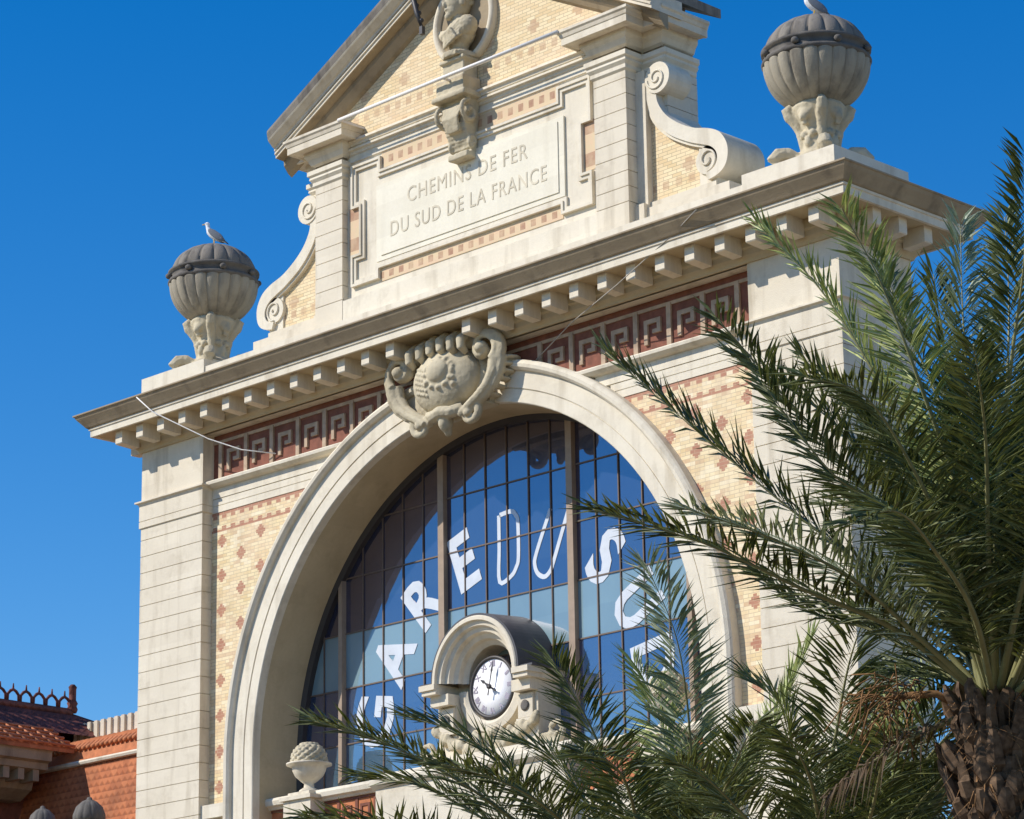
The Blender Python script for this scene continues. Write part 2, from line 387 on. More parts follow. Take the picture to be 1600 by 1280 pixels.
# ================================================================ STATION FACADE
F = thing('station_facade', 'cream stone and yellow brick station front with a great arched window and a pediment', 'building', (0, 0, GZ))
ZC = -5.02
def blocks(mb, x0, x1, y0, y1, z0, z1, pitch, phase, gap=.014, rec=.024):
    z = z0; cuts = []
    k = math.ceil((z0-phase)/pitch-1e-6)
    while phase+k*pitch < z1-.02: cuts.append(phase+k*pitch); k += 1
    cuts = [c for c in cuts if c > z0+.03]; prev = z0
    for c in cuts+[z1]:
        mb.box(x0, x1, y0, y1, prev, c-gap if c != z1 else c); prev = c
    mb.box(x0+rec, x1-rec, y0+rec, y1-rec, z0+.001, z1-.001)
for s in (-1, 1):
    xa, xb = (7.07, 9.0) if s > 0 else (-9.0, -7.07)
    m = MB(); blocks(m, xa, xb, 0, 1.9, GZ, 0, .335, -.225)
    p = m.build('corner_pier', MS, F)
    m = MB(); m.box(xa, xb, 0.0, 1.9, .56, 1.6)
    rect = [(xa, 0), (xb, 0), (xb, 1.9), (xa, 1.9)]
    m.build('pier_frieze', MS, F)
    m = MB().mould(rect, [(-.3, .59), (.01, .59), (.10, .56), (.10, .53), (.05, .51), (.03, .46), (.03, .165), (.015, .155), (.03, .145), (.03, .02), (.0, .0), (-.3, 0)], True)
    m.build('pier_capital', MS, F)
    # brick spandrel
    arc = [(s*6.3*math.cos(a), ZC+6.3*math.sin(a)) for a in [math.asin(5.02/6.3)*k/24 for k in range(24, -1, -1)]]
    poly = [(s*7.1, -5.80), (s*7.1, 0)]+arc+[(s*6.3, -5.80)]
    MB().prism(poly, .25, 1.0).build('brick_spandrel', MB_, F)
    # string course above the brick
    m = MB(); X = lambda a, b: (min(s*a, s*b), max(s*a, s*b))
    a, b = X(7.08, 3.7); m.box(a, b, .235, 1.0, 0, .13); m.box(a, b, .25, 1.0, .13, .145); m.box(a, b, .235, 1.0, .145, .27)
    a, b = X(7.08, 3.35); m.box(a, b, .255, 1.0, .27, .285); m.box(a, b, .225, 1.0, .285, .48)
    a, b = X(7.08, 3.02)
    m.prismx([(.235, .48), (.13, .50), (.06, .55), (.05, .60), (.06, .62), (.28, .65), (1.0, .65), (1.0, .48)], a, b)
    m.build('string_course', MSW, F)
    # impost and lower wall
    m = MB(); a, b = X(7.12, 6.35); m.box(a, b, .06, .95, -6.02, -5.76); m.box(a, b, .20, .95, GZ, -6.02)
    m.build('impost_block', MSW, F)
m = MB(); m.box(-7.08, 7.08, .28, 1.9, .64, 1.6); m.box(-7.08, 7.08, 1.45, 1.9, GZ, .64)
m.build('wall_core', MTC, F)
# Greek key in cream tile on the red frieze
m = MB()
for s in (-1, 1):
    for k in range(7):
        x = s*6.86 if s < 0 else 2.02+.77*k-.02
        x = (-6.83+.77*k) if s < 0 else (2.0+.77*k)
        y0, y1 = .235, .285
        if abs(x) < 1.4: continue
        m.box(x-.05, x+.05, y0, y1, .66, 1.44)
        if k == 6 and s > 0: continue
        m.box(x+.20, x+.28, y0, y1, .80, 1.24); m.box(x+.28, x+.58, y0, y1, 1.16, 1.24)
        m.box(x+.50, x+.58, y0, y1, .98, 1.16); m.box(x+.39, x+.50, y0, y1, .98, 1.05)
m.box(-7.08, 7.08, .25, .285, 1.40, 1.46)
m.build('greek_key_frieze', MCR, F)
# archivolt with straight legs
def arch_path(n=72, z0=GZ):
    L = [(-1, z0, None)]+[(-1, ZC-.001, None)]
    return n
def sweep_arch(prof, z0=GZ, n=80, cap=True):
    rings = []
    rings.append([(-r, y, z0) for r, y in prof])
    for i in range(n+1):
        a = PI-PI*i/n; rings.append([(r*math.cos(a), y, ZC+r*math.sin(a)) for r, y in prof])
    rings.append([(r, y, z0) for r, y in prof])
    return rings
m = MB().loft(sweep_arch([(6.41, .95), (6.41, .07), (6.385, .03), (6.33, -.01), (6.27, .0), (6.225, .05), (6.215, .115), (5.905, .115), (5.90, .145), (5.885, .145), (5.88, .125), (5.655, .125), (5.64, .14), (5.64, .3), (5.9, .95)]), closed=True)
m.build('archivolt', MSW, F)
m = MB().loft(sweep_arch([(5.642, .301), (5.642, 1.45), (5.9, 1.45), (5.9, .301)]), closed=True)
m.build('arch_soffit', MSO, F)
# main cornice
R4 = [(-9, 0), (9, 0), (9, 1.9), (-9, 1.9)]
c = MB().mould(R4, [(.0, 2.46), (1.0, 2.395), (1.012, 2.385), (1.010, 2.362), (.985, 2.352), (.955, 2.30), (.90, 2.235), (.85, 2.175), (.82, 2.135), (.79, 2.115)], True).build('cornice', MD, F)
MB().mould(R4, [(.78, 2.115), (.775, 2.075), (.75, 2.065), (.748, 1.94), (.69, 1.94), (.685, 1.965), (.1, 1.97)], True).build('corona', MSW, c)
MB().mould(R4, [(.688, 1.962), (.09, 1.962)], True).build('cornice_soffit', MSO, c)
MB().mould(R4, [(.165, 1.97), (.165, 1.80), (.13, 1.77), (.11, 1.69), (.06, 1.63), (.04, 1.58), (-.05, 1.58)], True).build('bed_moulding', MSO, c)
def modil(x0, x1, y0, y1, out):
    return MB().box(x0, x1, y0, y1, 1.68, 1.968)
mod = MB().prismx([(-.60, 1.966), (-.60, 1.70), (-.585, 1.682), (-.155, 1.66), (-.155, 1.966)], -.105, .105).build('modillion', MS, c)
mod.location.x += -13.5*.667
for i in range(1, 28):
    if i in (13, 14): continue
    o = mod.copy(); COL.objects.link(o); o.parent = c; o.location.x = mod.location.x+i*.667
for sx in (-1, 1):
    for yy in (.28, .95, 1.62):
        o = mod.copy(); COL.objects.link(o); o.parent = c
        o.rotation_euler = (0, 0, sx*PI/2); o.location = (sx*9.0, yy, 0)
MB().box(-9, 9, .001, 1.899, 1.58, 2.45).build('cornice_core', MS, c)
# blocking course and urn plinths
m = MB(); m.box(-9.0, 9.0, .0, 1.9, 2.45, 2.98); m.build('blocking_course', MSW, F)
for s in (-1, 1):
    a, b = (7.05, 9.03) if s > 0 else (-9.03, -7.05)
    MB().box(a, b, -.03, 1.93, 2.62, 3.14).build('urn_plinth', MSW, F)
# ---------------------------------------------------------------- arched window
W = MB(); n = 64
pts = [(-5.7, -6.2)]+[(5.7*math.cos(PI-PI*i/n), ZC+5.7*math.sin(PI-PI*i/n)) for i in range(n+1)]+[(5.7, -6.2)]
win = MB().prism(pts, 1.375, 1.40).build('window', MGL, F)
m = MB(); nn = 0
def zt(x): return ZC+math.sqrt(max(5.62**2-x*x, 0))
for k in range(-10, 11):
    if abs(k) == 3: continue
    x = k*.556
    m.box(x-.012, x+.012, 1.35, 1.374, -6.1, zt(x))
for z in (-5.8, -4.79, -3.73, -2.67, -1.60, -.55):
    xm = math.sqrt(5.62**2-max(z-ZC, 0)**2)
    m.box(-xm, xm, 1.353, 1.374, z-.013, z+.013)
m.build('glazing_bars', MFR, win)
m = MB()
for s in (-1, 1): m.box(s*1.66-.075, s*1.66+.075, 1.27, 1.376, -6.1, zt(1.66)); m.box(s*4.44-.05, s*4.44+.05, 1.26, 1.376, -6.1, zt(4.44))
m.build('mullions', MMU, win)
m = MB().loft(sweep_arch([(5.641, 1.22), (5.641, 1.39), (5.54, 1.39), (5.54, 1.26)], -6.2), closed=True)
m.build('window_frame', MDK, win)

# ---------------------------------------------------------------- sill, balcony frieze and clock base
for s in (-1, 1):
    m = MB(); a, b = (2.42, 5.66) if s > 0 else (-5.66, -2.42)
    m.prismx([(.44, -5.82), (.46, -5.77), (.52, -5.75), (1.374, -5.70), (1.374, -5.97), (.55, -5.97), (.52, -5.93), (.46, -5.90)], a, b)
    m.box(a, b, .56, 1.3, -8.4, -6.62); m.box(a, b, .54, 1.3, -6.66, -6.58)
    sill = m.build('window_sill', MSW, F)
    MB().box(a, b, .62, 1.3, -6.62, -5.97).build('sill_panel', MTO, sill)
    m = MB(); m.box(a, b, .595, .63, -6.02, -5.98)
    for k in range(6):
        x = s*2.75+s*k*.5
        y0, y1 = .60, .63
        m.box(x-.035, x+.035, y0, y1, -6.58, -5.99)
        m.box(x+.10, x+.15, y0, y1, -6.45, -6.12); m.box(x+.15, x+.36, y0, y1, -6.17, -6.12); m.box(x+.31, x+.36, y0, y1, -6.36, -6.17)
    m.build('key_pattern', MTC, sill)
cb = MB(); cb.box(-2.40, 2.40, .30, 1.37, -8.6, -6.0)
cb.prismx([(.30, -6.0), (.26, -5.97), (.20, -5.92), (.19, -5.84), (.22, -5.80), (.27, -5.78), (.40, -5.70), (1.37, -5.70), (1.37, -6.0)], -2.46, 2.46)
cb.box(-1.45, 1.45, .55, 1.37, -5.70, -5.58)
cb.build('clock_base', MSW, F)
# clock hood
def ring_half(prof, cx, cz, a0=0, a1=PI, n=40, legs=0):
    rings = []
    if legs: rings.append([(cx+r, y, cz-legs) for r, y in prof])
    for i in range(n+1):
        a = a0+(a1-a0)*i/n; rings.append([(cx+r*math.cos(a), y, cz+r*math.sin(a)) for r, y in prof])
    if legs: rings.append([(cx-r, y, cz-legs) for r, y in prof])
    return rings
CZ_ = -4.22
h = MB().loft(ring_half([(1.07, 1.37), (1.07, .46), (1.05, .44), (.99, .44), (.98, .50), (.90, .52), (.88, .60), (.80, .62), (.78, .72), (.70, .76), (.68, .86), (.60, .93), (.60, 1.37)], 0, CZ_, legs=.02), closed=True)
for s in (-1, 1):
    a, b = sorted((s*.98, s*1.38)); h.box(a, b, .42, 1.37, -4.34, -4.24); h.box(sorted((s*.98, s*1.34))[0], sorted((s*.98, s*1.34))[1], .46, 1.37, -4.42, -4.34)
    a, b = sorted((s*.80, s*1.26)); h.box(a, b, .60, 1.37, -4.62, -4.42)
hood = h.build('clock_hood', MS, F)
m = MB().loft(ring_half([(1.11, .47), (1.17, 1.37), (1.071, 1.37), (1.071, .47)], 0, CZ_, legs=.02), closed=True)
for s in (-1, 1): a, b = sorted((s*1.10, s*1.42)); m.box(a, b, .50, 1.37, -4.239, -4.20)
m.build('hood_roof', MLD, hood)
m = MB()
m.box(-1.0, 1.0, 1.05, 1.37, -5.6, -4.0)
m.loft(ring_half([(.60, 1.06), (.60, .90), (.66, .86), (.80, .88), (.82, 1.06)], 0, -4.38, PI, 2*PI), closed=True)
m.box(-1.26, -.80, .80, 1.37, -5.62, -4.62); m.box(.80, 1.26, .80, 1.37, -5.62, -4.62)
for s in (-1, 1):
    a, b = sorted((s*.82, s*1.18)); m.box(a, b, .74, .80, -5.08, -4.66)
    m.box(a-.03, b+.03, .72, .80, -5.14, -5.09)
m.build('clock_case', MS, hood)
for s in (-1, 1):
    q = MB().lathe([(.0, 0), (.085, 0), (.10, .012), (.06, .02), (0, .021)], 20)
    me_o = q.build('dark_hole_disc', MK, hood); me_o.data.transform(Matrix.Translation((s*1.0, .735, -4.87)) @ Matrix.Rotation(PI/2, 4, 'X'))  # dark disc stands in for the shade of a round hole
m = MB()
random.seed(3)
for s in (-1, 1):
    for k in range(16):
        t = k/15; x = s*(.30+.95*t); z = -5.50+.42*t**1.5
        m.ball((x, .78+.05*math.sin(k*2), z+random.uniform(-.05, .05)), (.09, .08, .14), 6, Matrix.Rotation(s*(.5+random.uniform(-.4, .4)), 3, 'Y'))
    for k in range(9): m.ball((s*(.15+.1*k), .72, -5.3+random.uniform(-.1, .1)), (.08, .07, .1), 6)
    sp = spiral(s*1.62, -5.38, .22, .04, -PI/2, 2*PI, 24); m.tube([(x if s > 0 else x, .85, z) for x, z in sp], [.07-.0015*i for i in range(25)], 6)
    m.box(*sorted((s*1.3, s*1.6)), .8, 1.2, -5.58, -5.40)
m.box(-1.25, 1.25, .82, 1.3, -5.6, -5.2)
meshobj('acanthus_carving', blob(m, .028, .028, 9, 1), MG, hood)

# clock (hangs in the hood)
clock = thing('clock', 'round white clock dial with dark hands under the curved stone hood', 'clock', (0, .95, -4.38))
q = MB().lathe([(.0, 0), (.535, 0), (.535, .02), (0, .021)], 64).build('dial', MDI)
q.data.transform(Matrix.Rotation(PI/2, 4, 'X')); q.parent = clock; q.location = (0, 0.0, 0)
q = MB().loft([[( (.535+.035*math.cos(b))*math.cos(2*PI*i/64), -.02-.035*math.sin(b), (.535+.035*math.cos(b))*math.sin(2*PI*i/64)) for b in [2*PI*j/8 for j in range(8)]] for i in range(65)], True, True).build('bezel', MDK); q.parent = clock
num = ['XII', 'I', 'II', 'III', 'IIII', 'V', 'VI', 'VII', 'VIII', 'IX', 'X', 'XI']
for i, t_ in enumerate(num):
    me = text_mesh(t_, .15, .002, .003, .85); a = 2*PI*i/12
    me.transform(Matrix.Translation((0, -.026, .42))); me.transform(Matrix.Rotation(a, 4, 'Y'))
    o = meshobj('numeral', me, MNU); o.parent = clock
def hand(ang, L, w, y, nm):
    m = MB(); m.prism([(-w*.6, -.16), (w*.6, -.16), (w*.35, 0), (w*.5, L*.55), (w*1.1, L*.66), (0, L), (-w*1.1, L*.66), (-w*.5, L*.55), (-w*.35, 0)], y-.008, y)
    m.lathe([(0, 0), (.045, 0), (.045, .02), (0, .021)], 16)
    o = m.build(nm, MDK); o.parent = clock
    bm = bmesh.new(); bm.from_mesh(o.data)
    bmesh.ops.rotate(bm, cent=(0, 0, 0), matrix=Matrix.Rotation(PI/2, 3, 'X'), verts=[v for v in bm.verts if v.index >= 18])
    for v in bm.verts:
        if v.index >= 18: v.co.y += y-.01
    bm.to_mesh(o.data); bm.free(); o.data.transform(Matrix.Rotation(ang, 4, 'Y'))
hand(math.radians(303), .30, .03, -.075, 'hour_hand'); hand(math.radians(13), .45, .022, -.10, 'minute_hand')

# ---------------------------------------------------------------- lettering on the window
sign = thing('sign_lettering', 'white letters GARE DU SUD set in an arc across the great arched window', 'sign', (0, 1.33, -4.4))
def letter(ch, ang, r, size, off=.05, sx=1.0):
    me = text_mesh(ch, size, .003, off); me.transform(Matrix.Diagonal((sx, 1, 1, 1)))
    a = math.radians(ang); me.transform(Matrix.Rotation(a, 4, 'Y'))
    me.transform(Matrix.Translation((r*math.sin(a), 1.368, ZC+r*math.cos(a))))
    o = meshobj('letter', me, MWH, sign); o['label'] = 'solid white letter '+ch
letter('G', -81, 3.58, 1.40, .03, 1.05); letter('A', -61, 3.45, 1.34, .045, .9); letter('R', -41, 3.42, 1.38, .045, .9); letter('E', -20, 3.35, 1.50, .045, .85)
letter('S', 42, 3.55, 1.42, .045, .9); letter('D', 80, 3.5, 1.30, .045, .95)
def outline(pts, nm, r=.042):
    P = [Vector(p) for p in cr(pts, 4)]; O = []; I = []
    for i, p in enumerate(P):
        d_ = (P[min(i+1, len(P)-1)]-P[max(i-1, 0)]).normalized(); n_ = Vector((-d_.y, d_.x)); O.append(tuple(p+n_*r)); I.append(tuple(p-n_*r))
    o = MB().band(O, I, 1.366, 1.373).build('letter', MWH, sign); o['label'] = nm
D = [(-.24, -2.42), (-.24, -1.12)]
o_ = [(-.20, -1.12), (.10, -1.10), (.22, -1.20), (.27, -1.36), (.27, -1.98), (.21, -2.16), (.08, -2.30), (-.22, -2.36), (-.22, -1.72), (-.22, -1.12)]
outline(o_, 'thin outlined letter D')
outline([(1.10, -1.24), (.73, -1.98), (.68, -2.20), (.76, -2.38), (.92, -2.46), (1.06, -2.38), (1.16, -2.20), (1.56, -1.30)], 'thin outlined letter U')
# second U, bold, as a wide band
ub = []
def rotp(x, z, a, r): 
    a = math.radians(a); X_ = x*math.cos(a)+z*math.sin(a); Z_ = -x*math.sin(a)+z*math.cos(a); return (X_+r*math.sin(a), Z_+ZC+r*math.cos(a))
UO = [rotp(x, z, 61, 3.6) for x, z in [(-.36, .55), (-.36, -.2), (-.30, -.42), (-.12, -.55), (.12, -.55), (.30, -.42), (.36, -.2), (.36, .55)]]
UI = [rotp(x, z, 61, 3.6) for x, z in [(-.17, .55), (-.17, -.18), (-.14, -.28), (-.06, -.36), (.06, -.36), (.14, -.28), (.17, -.18), (.17, .55)]]
o = MB().band(UO, UI, 1.362, 1.372).build('letter', MWH, sign); o['label'] = 'solid white letter U'

# ---------------------------------------------------------------- upper storey
m = MB(); m.box(-3.40, 3.40, .50, 1.6, 2.985, 6.75); m.box(-4.16, 4.16, .80, 1.6, 2.985, 6.9)
U = m.build('attic_wall', MSW, F)
m = MB(); m.box(-3.36, 3.36, .36, .49, 2.985, 3.53); m.build('attic_base', MSW, U)
for s in (-1, 1):
    a, b = sorted((s*3.36, s*4.14))
    m = MB(); m.box(a-.0, b+.0, .35, 1.0, 2.985, 3.57-.014); blocks(m, a, b, .35, 1.0, 3.57, 6.02, .29, 3.57)
    m.build('attic_pilaster', MS, F)
    m = MB(); a2, b2 = sorted((s*4.14, s*4.37)); m.box(a2, b2, .60, 1.0, 3.2, 6.02)
    a2, b2 = sorted((s*4.14, s*4.36)); m.box(a2, b2, .50, 1.0, 2.985, 3.5)
    a2, b2 = sorted((s*4.14, s*4.72)); blocks(m, a2, b2, .80, 1.6, 3.0, 6.02, .29, 3.57)
    m.build('attic_side_wall', MS, F)
    pth = [(3.36, .52), (3.36, .35), (4.14, .35), (4.14, .8), (4.68, .8), (4.68, 1.6)]
    if s < 0: pth = [(-x, y) for x, y in pth][::-1]
    m = MB().mould(pth, [(-.1, 6.38), (.12, 6.36), (.12, 6.27), (.08, 6.24), (.09, 6.19), (.04, 6.13), (.04, 6.06), (.0, 6.02), (-.2, 6.02)]); m.build('attic_capital', MSW, F)
    m = MB(); a3, b3 = sorted((s*3.37, s*4.12)); m.box(a3, b3, .37, 1.55, 6.02, 7.0); a3, b3 = sorted((s*4.12, s*4.66)); m.box(a3, b3, .82, 1.58, 6.02, 7.0)
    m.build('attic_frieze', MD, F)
    pth = [(3.34, .52), (3.34, .35), (4.16, .35), (4.16, .8), (4.62, .8), (4.62, 1.6)]
    if s < 0: pth = [(-x, y) for x, y in pth][::-1]
    m = MB().mould(pth, [(-.1, 7.06), (.45, 7.01), (.45, 6.96), (.42, 6.93), (.40, 6.87), (.385, 6.86), (.385, 6.73), (.34, 6.72), (.32, 6.74), (.16, 6.75), (.15, 6.66), (.10, 6.60), (.06, 6.50), (.0, 6.46)])
    m.build('attic_cornice', MS, F)
# middle entablature
m = MB().prismx([(.505, 6.76), (.36, 6.76), (.35, 6.71), (.40, 6.69), (.41, 6.64), (.44, 6.63), (.40, 6.60), (.40, 6.565), (.46, 6.55), (.47, 6.50), (.505, 6.48)], -3.33, 3.33)
m.prismx([(.505, 6.36), (.46, 6.36), (.46, 6.33), (.49, 6.32), (.505, 6.30)], -3.33, 3.33)
m.build('attic_architrave', MSW, U)
# brick strips above and below the plaque and at its sides
m = MB(); m.box(-2.38, 2.38, .485, .51, 6.0, 6.29); m.box(-2.42, 2.42, .485, .51, 3.72, 3.95)
m.box(-3.3, -2.98, .485, .51, 4.45, 5.4); m.box(2.98, 3.3, .485, .51, 4.45, 5.4)
t = NT('dotted_brick_strip'); x, y, z = t.xyz()
dx = t.m_('LESS_THAN', t.m_('MODULO', t.m_('ADD', x, 20), .27), .13)
zf = t.m_('MAXIMUM', t.m_('MULTIPLY', t.m_('GREATER_THAN', z, 6.07), t.m_('LESS_THAN', z, 6.22)), t.m_('MULTIPLY', t.m_('GREATER_THAN', z, 3.77), t.m_('LESS_THAN', z, 3.90)))
side = t.m_('MULTIPLY', t.m_('GREATER_THAN', t.m_('ABSOLUTE', x), 2.9), t.m_('LESS_THAN', t.m_('ABSOLUTE', t.m_('SUBTRACT', t.m_('MODULO', z, .62), .31)), .13))
msk = t.m_('MAXIMUM', t.m_('MULTIPLY', dx, zf), side)
cc = t.mix(t.ramp(t.noise(6, 4), .3, .7), (.70, .50, .33), (.66, .53, .33))
MST = t.fin(t.mix(t.m_('MULTIPLY', msk, t.m_('ADD', .35, t.m_('MULTIPLY', t.ramp(t.noise(5, 3), .3, .7), .6))), cc, (.36, .19, .12)), .7, .3)
m.build('brick_strip', MST, U)
# crossetted frame
def cro(e):
    return [(3.2-e, 3.78+e), (3.2-e, 4.42-e), (2.96-e, 4.42-e), (2.96-e, 5.36+e), (3.2-e, 5.36+e), (3.2-e, 6.24-e), (2.36+e, 6.24-e), (2.36+e, 5.96-e)]
def full(e):
    r = cro(e); rb = [(2.42+e, 3.98+e), (2.42+e, 3.78+e)]
    L = [(-x, z) for x, z in r][::-1]; lb = [(-2.42-e, 3.78+e), (-2.42-e, 3.98+e)]
    return rb+r+L+lb
def close(p): return p+[p[0]]
m = MB(); m.band(close(full(0)), close(full(.05)), .42, .51); m.band(close(full(.052)), close(full(.12)), .45, .51)
m.build('panel_frame', MSW, U)
m = MB(); m.box(-2.50, 2.50, .455, .51, 4.12, 5.66); m.box(-2.36, 2.36, .435, .455, 4.22, 5.58)
pl = m.build('inscription_plaque', MP, U)
for body, zc_, wd in (('CHEMINS DE FER', 5.22, 3.2), ('DU SUD DE LA FRANCE', 4.66, 4.15)):
    me = text_mesh(body, .43, .0035, 0, 1.12)
    xs = [v.co.x for v in me.vertices]; k = wd/(max(xs)-min(xs)); me.transform(Matrix.Diagonal((k, 1, 1, 1)))
    me.transform(Matrix.Translation((-(max(xs)+min(xs))/2*k, .430, zc_)))
    meshobj('inscription', me, MIN, pl)
# pediment
a_ = math.atan(.52); ca = math.cos(a_); TIP = 5.04; ZT = 7.36
def ztop(x): return ZT+.52*(TIP-abs(x))
MB().prism([(-4.6, 7.0), (-3.3, 6.76), (3.3, 6.76), (4.6, 7.0), (0, 9.45)], .50, .9).build('tympanum', MBT, F)
rake = [(-.12, .16), (-.10, .19), (-.06, .22), (.0, .27), (.03, .28), (.05, .30), (.05, .335), (.085, .34), (.085, .36), (.06, .365), (.06, .40), (.09, .405), (.09, .46), (.9, .46), (.9, .16)]
def rk(prof, mat, nm, par, tip=TIP):
    rings = []
    for x in (-tip, 0, tip): rings.append([(x, y, ztop(x)-n/ca) for y, n in prof])
    return MB().loft(rings, closed=True, cap=True).build(nm, mat, par)
rk_o = rk(rake, MS, 'raking_cornice', F)
rk([(-.14, .0), (-.145, .05), (-.12, .16), (1.95, .16), (1.95, .0)], MKD, 'roof_edge', rk_o)
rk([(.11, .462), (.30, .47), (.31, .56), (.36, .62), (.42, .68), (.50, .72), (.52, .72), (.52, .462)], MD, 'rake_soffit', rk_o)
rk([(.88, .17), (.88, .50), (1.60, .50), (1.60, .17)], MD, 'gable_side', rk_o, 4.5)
MB().prism([(-4.6, 7.0), (4.6, 7.0), (0, 9.3)], .9, 1.6).build('gable_core', MD, F)
# oval niche
ov = []
for i in range(49):
    a = 2*PI*i/48; ov.append([(( .82+dr)*math.cos(a), y, 8.28+(.88+dr)*math.sin(a)) for dr, y in ((.0, .505), (.0, .40), (-.03, .36), (-.09, .35), (-.13, .40), (-.15, .52))])
nich = MB().loft(ov, True).build('oval_niche', MSW, F)
m = MB(); q = [[(.70*f_*math.cos(2*PI*i/40), .50+.0*f_, 8.28+.76*f_*math.sin(2*PI*i/40)) for i in range(40)] for f_ in (1.0, .01)]
m.prism([(.70*math.cos(2*PI*i/40), 8.28+.76*math.sin(2*PI*i/40)) for i in range(40)], .46, .495); m.build('niche_back', MD, nich)
# console under the bust
m = MB(); m.box(-.36, .36, .02, .50, 6.70, 7.02); m.box(-.44, .44, -.04, .50, 6.60, 6.70); m.box(-.28, .28, .12, .50, 7.02, 7.36); m.box(-.33, .33, .06, .50, 7.36, 7.44)
for k in range(15):
    t_ = k/14; m.box(-.33+.10*t_, .33-.10*t_, .44-.44*(1-t_)**.8*math.sin(PI*(.25+.6*(1-t_)))-.05, .50, 6.60-1.0*t_-.08, 6.62-1.0*t_)
for s in (-1, 1):
    sp = spiral(.22, 6.30, .24, .03, PI/2, PI/2+2.6*PI, 22)
    m.tube([(s*.34, x-.02, z) for x, z in sp], .05, 6)
    sp = spiral(.36, 5.78, .12, .03, -PI/2, -PI/2-2.2*PI, 18); m.tube([(s*.26, x, z) for x, z in sp], .04, 6)
for k in range(9): m.tube([(-.24+.06*k, .10, 6.45), (-.20+.05*k, .02, 6.2), (-.14+.035*k, .12, 5.95)], .028, 6)
m.box(-.26, .26, .20, .50, 5.46, 5.58)
meshobj('scroll_console', blob(m, .024, .014, 8, 1), MG, F)
# scroll buttresses
outr = [(4.60, 5.56), (4.64, 5.33), (4.81, 5.06), (5.08, 4.83), (5.43, 4.63), (5.78, 4.52), (6.04, 4.38), (6.19, 4.15), (6.21, 3.93), (6.14, 3.74), (5.98, 3.63), (5.75, 3.58)]
innr = [(4.37, 5.90), (4.385, 5.44), (4.52, 5.05), (4.86, 4.68), (5.30, 4.41), (5.62, 4.27), (5.82, 4.18), (5.94, 4.06), (5.97, 3.93), (5.93, 3.82), (5.84, 3.75), (5.70, 3.72)]
for s in (-1, 1):
    O = [(s*x, z) for x, z in cr(outr)]; I = [(s*x, z) for x, z in cr(innr)]
    m = MB().band(O, I, .62, 1.6); m.band([(x, z) for x, z in I], [(x-s*.04, z-.04) for x, z in I], .66, 1.5)
    m.prism([(s*4.66+.29*math.cos(2*PI*k/24), 5.79+.29*math.sin(2*PI*k/24)) for k in range(24)], .60, 1.2)
    m.prism([(s*5.72+.27*math.cos(2*PI*k/24), 3.97+.26*math.sin(2*PI*k/24)) for k in range(24)], .66, 1.55)
    m.box(*sorted((s*5.5, s*5.9)), .70, 1.5, 3.54, 4.25)
    m.tube([(s*x, .645, z) for x, z in spiral(5.72, 3.97, .22, .04, -PI/2, 2.2*PI, 30)], .022, 5); m.tube([(s*x, .59, z) for x, z in spiral(4.64, 5.79, .22, .04, -PI, 2*PI, 30)], .02, 5)
    sc_ = m.build('scroll_buttress', MSW, F)
    poly = [(s*4.37, 3.54), (s*4.37, 5.80)]+[(x, z) for x, z in I[4:-18]]+[(s*5.70, 3.54)]
    MB().prism(poly, .74, 1.5).build('scroll_brick', MBS, sc_)
    m = MB(); a, b = sorted((s*4.36, s*6.26)); m.box(a, b, .58, 1.62, 2.985, 3.42); m.box(*sorted((s*4.36, s*5.9)), .66, 1.55, 3.42, 3.54)
    m.build('scroll_base', MS, sc_)

# ---------------------------------------------------------------- cartouche over the arch
def tb(m, P, r0, r1, n=8):
    k = len(P); m.tube(P, [r0+(r1-r0)*i/(k-1) for i in range(k)], n)
m = MB()
m.box(-.95, .95, .0, .25, .35, 1.95); m.ball((0, .02, 1.0), (.92, .20, .84), 12)
for s in (-1, 1):
    for dy, dr, rr in ((0, 0, .085), (-.06, -.09, .06)):
        up_ = [(s*x, -.24+dy+.18*abs(x-1.10), z) for x, z in spiral(1.06, 1.40, .42+dr, .08, -PI*.30, 1.9*PI, 34)]
        tb(m, up_, rr*1.25, .06)
    m.ball((s*1.06, -.30, 1.40), (.13, .14, .13), 8)
    for off in (-.09, .0, .09):
        side_ = [(s*(x+off), -.16-.06*(off == 0), z) for x, z in [(1.32, 1.16), (1.27, .90), (1.12, .66), (.90, .48), (.66, .34), (.46, .20)]]
        tb(m, side_, .11, .085)
    lo = [(s*x, -.16, z) for x, z in spiral(.62, .20, .24, .05, PI*.35, -1.7*PI, 24)]
    tb(m, lo, .085, .05); m.ball((s*.62, -.22, .20), .09, 7)
    for k in range(7): m.ball((s*(1.50-.035*k-.012*k*k), .04, 1.16-.13*k), (.12, .18, .045), 6)
m.tube([(-.42, -.12, .36), (-.2, -.24, .30), (0, -.28, .34), (.2, -.24, .30), (.42, -.12, .36)], .13, 8)
m.ball((0, -.16, .16), (.13, .15, .22), 8); m.ball((0, -.10, -.02), (.07, .09, .12), 6)
for v_i, v_ in enumerate(m.v): m.v[v_i] = (v_[0]*1.02, v_[1], 1.95+(v_[2]-1.95)*.91)
ct = meshobj('cartouche', blob(m, .022, .008, 16, 0), MG, F)
m = MB()
for k in range(6):
    x = -.68+.27*k; zz = 1.74-.035*abs(k-2.5)
    m.tube([(x-.02, -.02, zz+.12), (x, -.26, zz+.14), (x+.01, -.42, zz+.02), (x+.01, -.42, zz-.12), (x, -.28, zz-.20)], [.10, .105, .10, .085, .06], 9)
m.tube([(-.95, -.08, 1.66), (-.5, -.14, 1.70), (0, -.16, 1.72), (.5, -.14, 1.70), (.95, -.08, 1.66)], .13, 8)
meshobj('shell_crest', blob(m, .022, .006, 9, 1), MG, ct)
m = MB(); random.seed(5)
m.ball((0, -.06, 1.02), (.78, .42, .68), 20)
